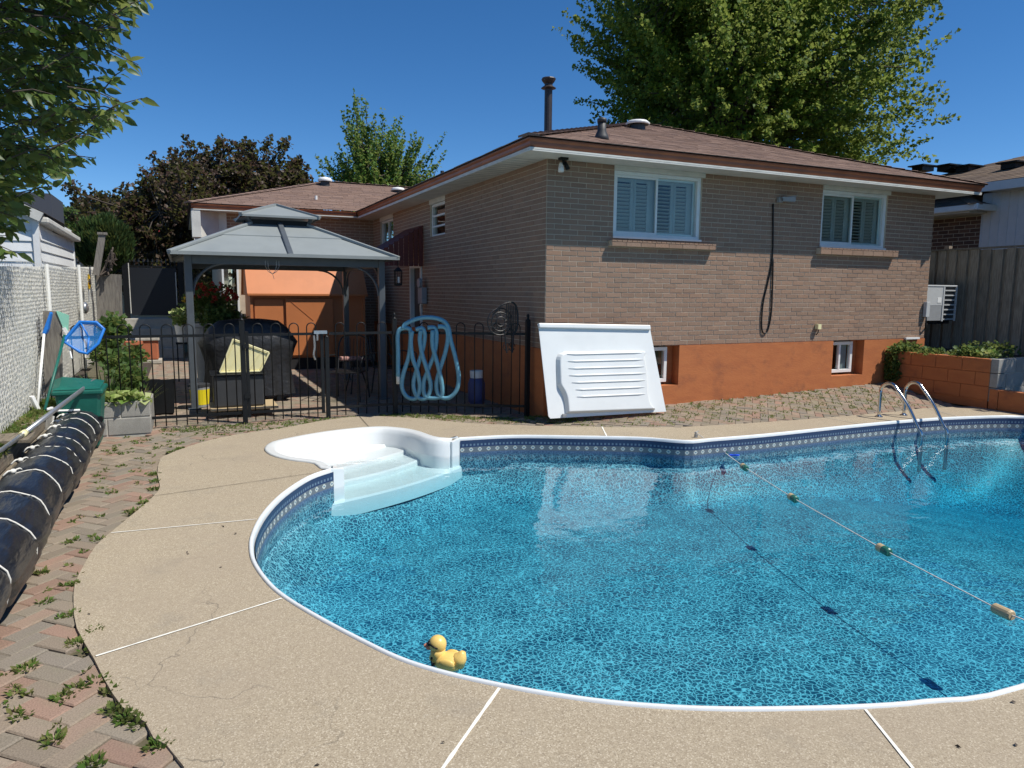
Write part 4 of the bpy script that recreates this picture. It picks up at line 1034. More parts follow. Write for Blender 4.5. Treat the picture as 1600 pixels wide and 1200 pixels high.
for a in (-3.44,-2.56): MB().box(a-.018,a+.018,FB-.018,FB+.018,.06,1.10).build('stile',M['black'],gate)
fpanel((-3.42,FB),(-2.58,FB),gate,4)
MB().box(-2.66,-2.50,FB-.05,FB-.02,1.06,1.10).tube([(-2.62,FB-.045,1.06),(-2.62,FB-.045,.98)],.012,6).build('latch',M['alu'],gate)
for z in (.3,.9): MB().box(-3.49,-3.42,FB-.04,FB-.02,z,z+.05).build('hinge',M['black'],gate)
MB().tube(smooth_curve([(-2.66,FB-.04,1.04),(-2.655,FB-.045,.9),(-2.67,FB-.05,.80),(-2.65,FB-.04,.74)],4),.012,5).build('chain',M['alu'],gate)

# vacuum hose hung in loops over the fence
def fenceB(a): return FB-.06 if a<-1.6 else (FB-.01-(a+1.6)/1.47*.79)-.055
hose=thing('pool_vacuum_hose','thick pale blue vacuum hose hung in long loops over the fence','hose',(-1.3,FB-.2,.6))
def hpt(x,y,off=0):
    b=FB-.1
    for _ in range(6): a,_,z=HP(x,y,b); b=fenceB(a)-off
    return (a,b,z)
strand=[[(622,588,0),(622,550,0),(622,520,0),(630,513,0),(641,516,0),(641,540,.0),(638,560,0),(630,585,0),(628,605,0),(636,620,0),(650,622,0),(656,605,0),(652,580,.03),(645,560,.03),(642,535,.03),(644,517,.03)],
 [(650,515,.02),(660,513,.02),(664,525,.0),(660,548,0),(652,575,0),(646,600,0),(652,620,.0),(666,622,0),(673,605,0),(668,580,.03),(660,555,.03),(656,530,.03),(658,516,.03)],
 [(668,512,.02),(680,513,.0),(682,530,0),(678,555,0),(670,575,0),(662,598,.0),(664,618,0),(676,622,0),(690,618,0),(690,598,.02),(684,570,.03),(676,540,.03),(676,516,.03)],
 [(684,510,.02),(696,512,0),(700,525,0),(696,550,0),(688,575,0),(682,600,0),(686,618,0),(700,622,0),(712,612,0),(717,592,0),(712,560,0),(704,530,0),(700,510,0),(690,500,.0),(672,496,0),(652,498,0),(634,506,0),(630,514,.03)]]
for i,st_ in enumerate(strand):
    pts=[hpt(x,y,o) for x,y,o in st_]
    MB().tube(smooth_curve(pts,5),.029,10).build('hose_loop',M['hose'],hose,smooth=True)
p=hpt(622,588); MB().lathe([(.026,-.10),(.026,.0),(.022,.01)],p,12).build('cuff',M['rope'],hose,smooth=True)

# wrought iron chair hung at the end of the fence
a,b,z=hpt(788,500,.05)
ch=thing('folded_iron_chair','black wrought iron folding chair hooked over the fence beside the house wall','chair',(a,b,z-.4))
m=MB()
for k,(rx,rz) in enumerate(((.17,.17),(.12,.12),(.06,.06))):
    m.tube([(a-.06+rx*math.cos(t),b-.01*k,z-.02+rz*math.sin(t)) for t in np.linspace(0,2*math.pi,20,endpoint=False)],.009,6,closed=True)
for t in np.linspace(0,2*math.pi,10,endpoint=False): m.tube([(a-.06+.05*math.cos(t),b-.02,z-.02+.05*math.sin(t)),(a-.06+.17*math.cos(t+.4),b,z-.02+.17*math.sin(t+.4))],.006,5)
m.build('scroll_seat',M['darkstone'],ch)
m=MB(); m.tube(smooth_curve([(a-.16,b,z+.06),(a-.05,b-.03,z+.19),(a+.10,b-.03,z+.22),(a+.17,b-.02,z+.12),(a+.17,b-.02,z-.10),(a+.12,b,z-.20)],4),.013,6)
for k in range(6): m.tube([(a+.02+k*.025,b-.02,z+.20-k*.005),(a+.04+k*.022,b-.01,z-.15)],.008,5)
m.build('backrest',M['darkstone'],ch)
for s in (0,.13): MB().tube([(a+s,b,z-.12),(a+.03+s*.6,b-.02,z-.42)],.011,6).tube(arc((a+.03+s*.5,b-.02,z-.34),.05,0,330,9),.006,5).build('leg',M['darkstone'],ch)

# propane tank
a,b,_=(-.42,1.25,0)
pt=thing('propane_tank','blue and white propane tank standing in the shade behind the fence','gas tank',(a,b,0))
MB().lathe([(.10,.0),(.09,.03),(.115,.06),(.12,.12),(.12,.32),(.10,.38),(.05,.43),(.03,.44)],(a,b,0),20).build('cylinder',mat('blue_tank_paint',(.06,.07,.18),.5),pt,smooth=True)
MB().lathe([(.09,.40),(.095,.50)],(a,b,0),16,cap=False).lathe([(.03,.43),(.03,.48)],(a,b,0),8).build('collar',M['white'],pt)
# covered barbecue
bq=thing('covered_barbecue','barbecue under a loose black vinyl cover, left of the gate','barbecue',(-3.27,2.95,0))
m=MB(); m.smooth=True; NN=64; prof=[(1.0,.10),(.97,.3),(.93,.55),(1.05,.80),(1.12,.90),(.88,1.12),(.68,1.22),(.3,1.25),(.01,1.255)]
rr=[random.uniform(0,6.28) for _ in range(5)]
for (f,z) in prof:
    for k in range(NN):
        t=2*math.pi*k/NN; c,s=math.cos(t),math.sin(t); e=.35; w=(abs(c)**(2/3)*(1 if c>0 else -1),abs(s)**(2/3)*(1 if s>0 else -1))
        fold=1+(.05*math.sin(7*t+rr[0])+.035*math.sin(13*t+rr[1])+.02*math.sin(23*t+rr[2]))*max(0,(1.15-z))
        m.v.append((-3.27+.60*w[0]*f*fold,2.95+.30*w[1]*f*fold,z*.945))
for i in range(len(prof)-1):
    for k in range(NN): k2=(k+1)%NN; m.f.append((i*NN+k,i*NN+k2,(i+1)*NN+k2,(i+1)*NN+k)); m.m.append(0)
m.build('cover',M['blackcloth'],bq)
for x in (-3.65,-2.9): MB().box(x-.03,x+.03,2.75,2.8,0,.3).build('leg',M['greyplastic'],bq)
# side table / cabinet with the cream tub
tb=thing('wheeled_cabinet','low charcoal cabinet on a wheeled board behind the fence post','cabinet',(-3.35,1.75,0))
t0=HP(333,583,1.6)[0]; t1=HP(412,583,1.6)[0]; 
MB().box(t0,t1,1.6,2.1,.12,.52).build('body',M['greyplastic'],tb,bevel=.02)
MB().box(t0-.05,t1+.16,1.52,2.15,.085,.115).build('base_board',M['floatt'],tb,bevel=.006)
MB().box(t0-.03,t1+.03,1.57,2.13,.523,.54).build('lid',M['black'],tb,bevel=.006)
for (x,y) in ((t0+.08,1.6),(t1-.0,1.6),(t0+.08,2.05),(t1-.0,2.05)): MB().lathe([(.035,-.015),(.035,.015)],(x,y,.045),12,'x').build('wheel',M['black'],tb)
tubt=thing('cream_tub','cream plastic tub lying tipped on top of the charcoal cabinet','tub',((t0+t1)/2,1.8,.54))
m=MB(); q=[HP(x,y,1.72) for x,y in ((343,583),(364,531),(420,552),(406,583))]; q2=[HP(x,y,1.72) for x,y in ((338,580),(360,528),(424,550),(412,583))]
lo=[(p[0],1.68,max(.545,p[2])) for p in q]; hi=[(p[0]+(.03 if i in(0,1) else -.03),2.02,max(.545,p[2]-.01)) for i,p in enumerate(q)]
m.add(lo+hi,[(0,1,2,3),(7,6,5,4),(0,4,5,1),(1,5,6,2),(2,6,7,3),(3,7,4,0)]); m.build('shell',M['cream'],tubt,bevel=.03)
m=MB()
for k in range(4): p0=lo[k]; p1=lo[(k+1)%4]; m.bar((p0[0],1.675,p0[2]+.012),(p1[0],1.675,p1[2]+.012),.03,.022)
m.build('rim',M['cream'],tubt,bevel=.006)
for t in (.25,.5,.75): a_=L_(lo[1],lo[2],t); b__=L_(lo[0],lo[3],t); MB().bar((a_[0],1.672,a_[2]-.03),(b__[0],1.672,b__[2]+.04),.012,.008).build('ridge',M['cream'],tubt)
# bucket, black planter box, white pots
a,b=-4.12,2.62
bk=thing('paint_bucket','yellow and grey plastic bucket beside the left front gazebo post','bucket',(a+.16,b,0))
MB().lathe([(.11,0),(.13,.30)],(a+.16,b,0),20).build('pail',M['grey'],bk,smooth=False); MB().lathe([(.1135,.03),(.1275,.24)],(a+.16,b,0),20,cap=False).build('label',M['yellow'],bk); MB().lathe([(.135,.28),(.135,.31),(.001,.315)],(a+.16,b,0),20).build('lid',M['greyplastic'],bk)
a,b=-4.52,2.30
bx=thing('black_planter_box','square black plastic planter box standing in the sun left of the gazebo','planter',(a,b,0))
m=MB(); m.add([(a-.24,b-.2,0),(a+.24,b-.2,0),(a+.24,b+.2,0),(a-.24,b+.2,0),(a-.26,b-.22,.40),(a+.26,b-.22,.40),(a+.26,b+.22,.40),(a-.26,b+.22,.40)],[(0,3,2,1),(0,1,5,4),(1,2,6,5),(2,3,7,6),(3,0,4,7)]); m.build('box',M['black'],bx,bevel=.01)
MB().box(a-.24,a+.24,b-.2,b+.2,.34,.345).build('soil',M['soil'],bx)
# patio chairs and small table in the shade of the house
def patio_chair(a,b,rz,label):
    t=thing('patio_chair',label,'chair',(a,b,0),group='dark metal chairs on the shaded patio'); t.rotation_euler=(0,0,YAW+rz); META[t.name]=('H',(0,0,0)); k='darkstone'
    for s_ in (-1,1):
        for y,y2 in ((-.22,-.24),(.20,.26)): MB().tube([(s_*.22,y,.42),(s_*.24,y2,0)],.011,6).build('leg',M[k],t)
        MB().tube(smooth_curve([(s_*.24,-.22,.42),(s_*.27,-.22,.62),(s_*.27,-.05,.65),(s_*.25,.22,.64)],3),.011,6).build('arm',M[k],t)
    m=MB(); m.tube([(-.23,-.23,.42),(.23,-.23,.42),(.23,.22,.41),(-.23,.22,.41)],.012,6,closed=True)
    for i in range(9): m.bar((-.23,-.2+i*.05,.42),(.23,-.2+i*.05,.42),.018,.004)
    m.build('seat',M[k],t)
    m=MB(); m.tube(smooth_curve([(-.22,.22,.42),(-.22,.30,.80),(-.12,.33,.92),(.12,.33,.92),(.22,.30,.80),(.22,.22,.42)],4),.012,6)
    for i in range(7): m.tube([(-.15+i*.05,.23,.44),(-.15+i*.05,.325,.88)],.005,5)
    m.build('backrest',M[k],t)
patio_chair(-1.95,2.5,-.5,'dark metal patio chair just right of the gate, in the shade behind the fence')
patio_chair(-1.15,2.9,.5,'dark metal patio chair deeper in the shade behind the right gazebo post')
sd=thing('side_table','small round dark table with a folded pink cloth between the shaded chairs','table',(-1.7,3.2,0))
MB().lathe([(.001,.50),(.25,.50),(.25,.52),(.001,.52)],(-1.7,3.2,0),20).build('top',M['darkstone'],sd)
for k in range(3): MB().tube([(-1.7+.05*math.cos(k*2.1),3.2+.05*math.sin(k*2.1),.5),(-1.7+.22*math.cos(k*2.1),3.2+.22*math.sin(k*2.1),0)],.012,6).build('leg',M['darkstone'],sd)
cq=MB().box(-1.95,-1.62,3.0,3.18,.521,.58).build('folded_cloth',mat('faded_pink_cloth',(.45,.25,.22),.9,bumps=.5,bscale=30),frame='H',org=(-1.8,3.1,.52),bevel=.02); tag(cq,'folded faded pink cloth lying on the small round dark table','cloth')
#SPLIT3
# ---------------------------------------------------------------- left side: retaining wall, fence, cover roll, tools
rw=thing('timber_retaining_wall','low weathered timber retaining wall beside the black cover roll on the left','wall',(-5.4,-3,0))
for b0,b1 in ((-9,-6.6),(-6.6,-4.1),(-4.1,-1.75),(-1.75,-.15)):
    for k in range(3):
        z=k*.15-.02; d=.012*(k%2)
        MB().box(-5.47+d,-5.335-.006*k+d,b0+.006,b1-.006,z,z+.142).build('timber_beam',M['beam'],rw,bevel=.012)
MB().box(-5.48,-5.24,-1.62,-1.28,.43,.452).build('top_plank',M['beam'],rw)
for b in (-.15,.15): MB().box(-5.46,-5.33,b,b+.28,-.02,.41).build('end_block',M['block'],rw,bevel=.01)
m=MB(); m.add([(-6.4,-9,.40),(-5.40,-9,.40),(-5.40,4.4,.40),(-6.4,4.4,.40)],[(0,1,2,3)]); so_=m.build('soil_bed',M['soil']); so_['kind']='structure'
# privacy weave fence: posts, rail and slanted white slats
FA=-5.50
cl=thing('slatted_chain_fence','tall chain link fence filled with white privacy slats along the left side','fence',(FA,0,.4))
fb0,fb1=-4.6,6.9
def ftop(b): return 1.85+.026*(b+.1)
for b in (-4.5,-1.45,1.5,4.3,6.9):
    MB().tube([(FA+.02,b,.25),(FA+.02,b,ftop(b)-.03)],.022,8).build('post',M['slat'],cl)
m=MB(); row=.040; sl=.066
r=0; z=.38
for r in range(40):
    z=.38+r*row
    b=fb0+(sl/2 if r%2 else 0)
    while b<fb1:
        if z<ftop(b)-.03:
            j=random.uniform(-.003,.003); t=random.uniform(-.004,.004)
            m.add([(FA+.004+j,b+.002,z+.004+t),(FA-.002+j,b+sl-.006,z+.009+t),(FA-.002+j,b+sl-.006,z+row+.000+t),(FA+.004+j,b+.002,z+row-.005+t)],[(0,1,2,3)])
        b+=sl
m.build('privacy_slats',M['slat'],cl,kind='stuff')
m=MB(); m.add([(FA-.03,fb0,.36),(FA-.03,fb1,.36),(FA-.03,fb1,ftop(fb1)-.06),(FA-.03,fb0,ftop(fb0)-.06)],[(0,1,2,3)]); m.build('slat_backing',M['slat'],cl)
# small things on the fence
a,b,z=LP(135,440,FA+.03)
sf_=thing('sunflower_ornament','yellow sunflower ornament fixed near the far end of the white slatted fence','ornament',(a,b,z))
m=MB()
for k in range(14):
    t=2*math.pi*k/14; c,s=math.cos(t),math.sin(t); r=.13
    m.add([(a+.02,b+.04*c,z+.04*s),(a+.05,b+r*.7*c-.03*s,z+r*.7*s+.03*c),(a+.03,b+r*c,z+r*s),(a+.05,b+r*.7*c+.03*s,z+r*.7*s-.03*c)],[(0,1,2,3)])
m.build('petals',M['petal_yellow'],sf_); MB().lathe([(.05,.0),(.045,.03),(.001,.035)],(a+.03,b,z),10,'x',cap=False).build('centre',M['soil'],sf_)
MB().tube([(a+.02,b,z-.05),(a+.02,b,z-.32)],.008,5).build('stem',M['grey'],sf_)
a,b,z=LP(133,481,FA+.05); lm_=MB().ell((a,b,z),(.05,.11,.09),12,8).build('garden_lamp',M['alu'],frame='H',org=(a,b,z),smooth=True); tag(lm_,'small round silver lamp on the white slatted fence below the sunflower','lamp')

# black rolled pool cover tied with rope
ra,rr_,rb0,rb1=-5.115,.205,.36,-5.2
rl=thing('pool_cover_roll','long roll of black plastic pool cover tied with white rope along the left wall','cover',(ra,-2,0))
ties=[.02,-.32,-.72,-1.12,-1.52,-1.95,-2.42,-2.95,-3.5,-4.1,-4.7]
def rolln(b,t): return .006*math.sin(2*t+b*3)+.003*math.sin(5*t-b*6)+.006*math.sin(b*3.1+t)+.0035*math.sin(7*t+2.2*math.sin(b*3.7))
m=MB(); m.smooth=True; NT=44; NB=230
for i in range(NB+1):
    b=rb0+(rb1-rb0)*i/NB; pin=min(abs(b-t) for t in ties); rad=rr_-.022*math.exp(-(pin/.05)**2); rad*=min(1,.72+ (rb0-b)*2.2) if b>rb0-.15 else 1
    pleat=.007*math.exp(-(pin/.14)**2)
    for k in range(NT):
        t=2*math.pi*k/NT; rd=rad+rolln(b,t)+pleat*math.sin(19*t+2*math.sin(b*4))+.0015*math.sin(27*t+b*7)
        if math.sin(t)<-.6: rd*=.93
        # loose edge flap along the house side
        if .05<t<.25: rd+=.012
        m.v.append((ra+rd*math.cos(t)*1.03,b,.19+rd*math.sin(t)))
for i in range(NB):
    for k in range(NT): k2=(k+1)%NT; m.f.append((i*NT+k,i*NT+k2,(i+1)*NT+k2,(i+1)*NT+k)); m.m.append(0)
m.f.append(tuple(range(NT))); m.m.append(0)
M['roll']=mat('black_cover_plastic',(.014,.016,.022),.33,var=.3,vscale=7,bumps=.8,bscale=10,bdist=.02,stretch=(1.6,.35,1.6),spec=.6,dirt=(.05,.05,.05),dscale=6)
m.build('rolled_cover',M['roll'],rl)
for k in range(5): MB().tube(smooth_curve([(ra+random.uniform(-.12,.12),rb0-.02,.2+random.uniform(-.1,.12)),(ra+random.uniform(-.1,.1),rb0+.06,.22+random.uniform(-.08,.12)),(ra+random.uniform(-.13,.13),rb0+.02,.2+random.uniform(-.12,.1))],4),.025,6).build('gathered_end',M['roll'],rl,smooth=True)
for i,b in enumerate(ties):
    pts=[]
    for k in range(28):
        t=2*math.pi*k/28; rd=rr_-.022+.007+rolln(b,t)*1.0; pts.append((ra+rd*1.03*math.cos(t),b+.018*math.sin(t*1.0+i),.19+rd*math.sin(t)))
    MB().tube(pts,.0048,6,closed=True).build('rope_tie',M['rope'],rl,smooth=True)
    t=math.radians(118+random.uniform(-8,8)); kx,kz=ra+rr_*1.0*math.cos(t),.19+rr_*math.sin(t)
    mm=MB(); mm.ell((kx,b,kz+.01),(.02,.026,.017),8,6)
    mm.tube(smooth_curve([(kx,b,kz+.01),(kx-.02,b-.04,kz+.02),(kx-.05,b-.05,kz-.01)],3),.006,5); mm.tube(smooth_curve([(kx,b,kz+.01),(kx+.03,b+.03,kz+.02),(kx+.04,b+.06,kz-.0)],3),.006,5)
    mm.build('knot',M['rope'],rl,smooth=True)
# long aluminium pole lying from the wall to the bin
def W2Ht(P): return W2H(np.array(P))
pA=(-5.235,-2.6,.505); q=YP(0,705,5.0); pA=W2H(q+ (q-YP(147,595,7.42))*.45); pM=W2H(q); pB=W2H(YP(147,595,7.42))
pl=thing('telescopic_pool_pole','long grey aluminium telescopic pole resting on the timber wall and the green bin','pole',pM)
mid_=tuple(pM[i]+(pB[i]-pM[i])*.17 for i in range(3))
MB().tube([pA,mid_],.017,10).build('inner_tube',M['alu'],pl,smooth=True); MB().tube([mid_,pB],.021,10).build('outer_tube',M['alu'],pl,smooth=True)
d=[(pB[i]-pM[i]) for i in range(3)]; MB().tube([mid_,tuple(mid_[i]+d[i]*.03 for i in range(3))],.026,12).build('clamp_sleeve',M['cream'],pl,smooth=True)
# green bin
bA0,bA1,bB0,bB1=-5.30,-4.90,.12,.62
gb_=thing('green_bin','dark green plastic bin with a lid standing between the roll and the block planter','bin',((bA0+bA1)/2,(bB0+bB1)/2,0))
m=MB(); s=.05; m.add([(bA0+s,bB0+s,0),(bA1-s,bB0+s,0),(bA1-s,bB1-s,0),(bA0+s,bB1-s,0),(bA0,bB0,.56),(bA1,bB0,.56),(bA1,bB1,.56),(bA0,bB1,.56)],[(0,3,2,1),(0,1,5,4),(1,2,6,5),(2,3,7,6),(3,0,4,7)]); m.build('body',M['greenbin'],gb_,bevel=.03)
MB().box(bA0-.02,bA1+.02,bB0-.02,bB1+.02,.55,.60).build('rim',M['greenbin'],gb_,bevel=.015)
m=MB(); m.add([(bA0-.02,bB0+.0,.605),(bA1+.0,bB0-.0,.605),(bA1+.0,bB1,.63),(bA0-.06,bB1,.66),(bA0+.04,bB0+.05,.63),(bA1-.06,bB0+.05,.625),(bA1-.06,bB1-.05,.65),(bA0+.02,bB1-.05,.69)],[(0,1,5,4),(1,2,6,5),(2,3,7,6),(3,0,4,7),(4,5,6,7),(0,3,2,1)]); m.build('lid',M['greenbin'],gb_,bevel=.01)
MB().tube([(bA1-.02,bB0+.02,.30),(bA1-.02,bB0-.03,.30)],.03,8).build('handle',M['black'],gb_)
# leaf skimmer on its green pole, brushes
def tool(name,label,cat,p,q,r,mt,parts):
    t=thing(name,label,cat,p); MB().tube([p,q],r,8).build('pole',M[mt],t,smooth=True); parts(t); return t
P0=HP(70,640,.0); P1=HP(101,524,.75)
def skim(t):
    q=[HP(x,y,.72) for x,y in ((98,533),(124,503),(150,504),(162,514),(154,536),(137,552),(125,549))]
    cen=np.mean([np.array(p) for p in q],axis=0)
    q=[(p[0],.72+ .10*(p[2]-cen[2])/.1*.3,p[2]) for p in q]
    MB().tube(q,.016,8,closed=True).build('net_frame',M['blueplastic'],t,smooth=True)
    q2=[(p[0]*.93+cen[0]*.07,p[1]+.03,p[2]*.93+cen[2]*.07-.01) for p in q]; MB().tube(q2,.008,6,closed=True).build('net_lip',M['blueplastic'],t,smooth=True)
    sc=q; c=(cen[0],.72+.05,cen[2]); m=MB(); m.add([tuple(x) for x in sc]+[c],[(i,(i+1)%len(sc),len(sc)) for i in range(len(sc))]); m.build('net_mesh',M['net'],t)
    MB().tube([q[4],(q[4][0]+.0,q[4][1],q[4][2]),HP(171,546,.68)],[.014,.014,.011],8).tube([q[5],(cen[0]+.02,.70,cen[2]+.0)],.009,6).tube([q[1],(cen[0]+.02,.70,cen[2]+.0)],.009,6).build('net_spine',M['blueplastic'],t,smooth=True)
tool('leaf_skimmer','bright blue flat leaf skimmer net on a green pole leaning on the fence','pool net',P0,P1,.014,'greenbin',skim)
P0=HP(58,642,.35); P1=HP(69,520,.9)
def br(t):
    q=[HP(x,y,.9) for x,y in ((66,521),(78,487),(80,490),(75,515),(72,522))]
    m=MB(); m.add([(p[0],.88,p[2]) for p in q]+[(p[0]+.01,.95,p[2]) for p in q],[(0,1,2,3,4),(9,8,7,6,5),(0,5,6,1),(1,6,7,2),(2,7,8,3),(3,8,9,4),(4,9,5,0)]); m.build('brush_head',M['blueplastic'],t,bevel=.006)
    MB().tube([P0,(P0[0],P0[1],P0[2]-.11)],.022,10).build('grip',M['blueplastic'],t)
tool('pool_brush','white pole with a narrow blue brush head leaning on the fence post','pool brush',P0,P1,.013,'white',br)
P0=HP(112,560,.6); P1=HP(103,520,.98)
def br2(t):
    m=MB()
    for k in range(9):
        x0,x1=HP(101+k*.6,516,.98),HP(89+k*2.2,486+k*.8,.98); m.tube([x0,x1],[.006,.010],5)
    m.build('bristles',mat('pale_green_bristle',(.25,.55,.42),.6),t); MB().bar(HP(100,512,.98),HP(105,520,.98),.05,.03).build('head_block',M['white'],t)
tool('hand_broom','small white brush with pale green bristles behind the skimmer net','brush',P0,P1,.009,'white',br2)
# white A-frame reel stand leaning at the end of the wall
rs_=thing('reel_stand','white folding bracket of the cover reel between the wall and the roll','bracket',HP(70,640,.15))
MB().bar(HP(49,619,.1),HP(84,690,.2),.055,.03).bar(HP(72,640,.05),HP(82,637,.1),.03,.02).build('upright',M['white'],rs_,bevel=.004)
MB().tube([HP(62,643,.1),HP(125,641,.12)],.012,8).build('cross_bar',M['white'],rs_); MB().tube([HP(72,700,.12),HP(84,650,.12)],.010,6).build('brace',M['white'],rs_)

# block planter in front of the fence
bp=thing('block_planter','low grey concrete block planter with pale hostas between the bin and the fence','planter',(-4.8,.9,0))
x0,x1,y0,y1=-5.02,-4.50,.80,1.02
for k,(a0,a1,z0,z1) in enumerate(((-5.10,-4.795,.195,.37),(-4.785,-4.50,.195,.37),(-5.10,-4.93,.0,.185),(-4.92,-4.50,.0,.185))): MB().box(a0,a1,.80,.98,z0,z1).build('block',M['block'],bp,bevel=.008)
MB().box(-5.09,-4.51,.808,.972,-.04,.362).build('mortar',M['mortarg'],bp); MB().box(-4.68,-4.50,1.06,1.9,-.02,.30).box(-5.1,-4.69,1.7,1.9,-.02,.36).build('side_blocks',M['block'],bp)
MB().box(-5.20,-4.52,.985,1.88,.0,.34).build('soil_fill',M['soil'],bp)

# grey board at the fence end, leaning old plank
for (nm,lb,ct,x0,y0,x1,y1,b,w) in (('weathered_plank','grey weathered plank standing upright behind the white brush','plank',84,615,82,486,1.0,.17),('grey_board','short grey weathered board beside the left end post of the black fence','board',50,585,49,502,.95,.13)):
    p,q=HP(x0,y0,b),HP(x1,y1,b); o=MB().bar(p,q,w,.03,up=(0,1,0)).build(nm,M['weath'],frame='H',org=p,bevel=.003); tag(o,lb,ct)
# old timber panel, post and dead vine
wp=thing('old_timber_gatepost','weathered board panel with a leaning capped post and dead vine beyond the white fence','post',HP(168,500,6.2))
x=150
for k in range(4):
    xa=151+k*9.6; p=HP(xa+5,505,6.2); q=HP(xa+4.4,427+k*.6,6.2); MB().bar((p[0],6.2+k*.005,.5),q,.105,.03,up=(0,1,0)).build('board',M['weath'],wp)
p,q=HP(150,430,6.05),HP(160,366,6.05); MB().bar(p,q,.10,.10,up=(0,1,0)).build('post',M['weath'],wp); MB().box(q[0]-.07,q[0]+.07,q[1]-.07,q[1]+.07,q[2]-.01,q[2]+.03).build('post_cap',M['weath'],wp)
m=MB()
for k in range(9):
    pts=[HP(x,y,6.1+random.uniform(-.1,.1)) for x,y in ((160+random.uniform(-4,10),430),(168+random.uniform(-8,8),410+random.uniform(-10,10)),(172+random.uniform(-8,8),400+random.uniform(-14,10)),(180+random.uniform(-10,6),416+random.uniform(-14,8)))]
    m.tube(smooth_curve(pts,4),.014,5)
m.build('dead_vine',M['bark'],wp)

# steps and black gate at the far end
GB=11.6
stp=bpy.data.objects.new('garden_steps',None); COL.objects.link(stp); META['garden_steps']=('H',(-4.8,11,0)); stp.location=H2W(-4.8,11,0); stp.rotation_euler=(0,0,YAW); tag(stp,'pale concrete steps rising to the black garden gate','steps')
for k in range(4): MB().box(-5.6,-4.15,10.5+k*.27,12.2,-.05,.22*(k+1)).build('step',M['conc'],stp,bevel=.01)
bg_=thing('garden_gate','tall black gate with spear finials and a solid dark panel above the steps','gate',(-4.8,GB,.9))
x0,x1=HP(199,412,GB)[0],HP(277,412,GB)[0]
MB().box(x0-.12,x0,GB-.05,GB+.05,.85,2.28).build('gate_post',M['black'],bg_); MB().box(x1,x1+.12,GB-.05,GB+.05,.85,2.28).build('gate_post',M['black'],bg_)
MB().box(x0+.03,x1-.03,GB-.01,GB+.01,.95,2.10).build('panel',mat('dark_blue_panel',(.008,.010,.014),.5),bg_)
MB().tube([(x0+.02,GB-.03,1.0),(x0+.02,GB-.03,2.2)],.012,6).tube([(x1-.05,GB-.03,1.2),(x1-.05,GB-.03,2.0)],.012,6).build('side_rod',M['rope'],bg_)
MB().bar((x0,GB,2.13),(x1,GB,2.13),.03).build('rail',M['black'],bg_)
for k in range(11):
    a=x0+.05+k*(x1-x0-.1)/10; MB().tube([(a,GB,2.1),(a,GB,2.22)],.010,5).lathe([(.022,2.22),(.028,2.235),(.003,2.32)],(a,GB,0),6).build('spear',M['black'],bg_)
#SPLIT4
# ---------------------------------------------------------------- things by the house wall and the pool
B0=H2W(*HP(860,654,-.42)); B1=H2W(*HP(1041,643,-.50)); T0=H2W(*HP(840,507,-.12))
ex=(B1-B0); LX=np.linalg.norm(ex); ex/=LX; ey=T0-B0; ey-=ex*(ey@ex); LY=np.linalg.norm(ey); ey/=LY; ez=np.cross(ex,ey); ez=ez if ez@(cO-B0)>0 else -ez
def bst(x,y): d=ray(x,y); t=((B0-cO)@ez)/(d@ez); P=cO+d*t-B0; return (P@ex,P@ey)
bd=thing('white_moulded_panel','large white moulded fibreglass step panel leaning against the brown house corner','panel',tuple(B0),'W')
def bp3(s,t,d): return tuple(B0+ex*s+ey*t+ez*d)
def slabpoly(poly,d0,d1,shr=0,mb=None):
    m=mb or MB(); n=len(poly); c=np.mean(poly,axis=0); tri=tessellate_polygon([[Vector((*p,0)) for p in poly]])
    base=len(m.v); top=[tuple(np.array(p)+(c-np.array(p))/np.linalg.norm(c-np.array(p))*shr) for p in poly]
    m.v+=[bp3(*p,d0) for p in poly]+[bp3(*p,d1) for p in top]
    for t in tri: m.f.append(tuple(base+n+i for i in t)); m.m.append(0); m.f.append(tuple(base+i for i in t[::-1])); m.m.append(0)
    for i in range(n): j=(i+1)%n; m.f.append((base+i,base+j,base+n+j,base+n+i)); m.m.append(0)
    return m
cor=[bst(*p) for p in ((860,654),(1041,643),(1039,634),(1016,515),(1015,509),(840,506),(842,514),(857,650))]
slabpoly(cor,-.012,.0).build('sheet',M['fibre'],bd)
tl,tr=bst(840,507),bst(1015,510)
slabpoly([(tl[0]-.0,tl[1]-.045),(tr[0]+.0,tr[1]-.05),(tr[0]+.0,tr[1]+.012),(tl[0]-.0,tl[1]+.012)],.001,.035,.006).build('top_lip',M['fibre'],bd,bevel=.01)
rel=[bst(*p) for p in ((872,553),(868.5,562),(869,590),(870,602),(876,613),(880,624),(882,636),(883,647),(1024,641),(1017,634),(1013,618),(1012,598),(1010,575),(1006,556),(999,548),(880,549))]
relS=[tuple(p) for p in smooth_curve(rel[:8],3)]+[tuple(p) for p in smooth_curve(rel[8:],3)]
slabpoly(relS,.001,.060,.040).build('raised_tread',M['fibre'],bd,bevel=.012,smooth=False)
for k in range(7):
    ya=555+k*11.0; xl=[883,884,885,886,890,896,898][k]; xr=[999,1001,1003,1005,1004,1003,1004][k]; yr=552.3+k*10.7
    a,b=np.array(bst(xl,ya)),np.array(bst(xr,yr)); N_=10; pts=[]
    m=MB(); rad=[.004]+[.012]*9+[.004]
    m.tube([bp3(*(a+(b-a)*i/N_),.061) for i in range(N_+1)],rad,8); m.build('grip_rib',M['fibre'],bd,smooth=True)
bl_=bst(880,649); MB().bar(bp3(bl_[0]-.02,bl_[1]+.0,.02),bp3(bl_[0]+.03,bl_[1]+.0,.02),.03,.03).build('clip',M['grey'],bd)
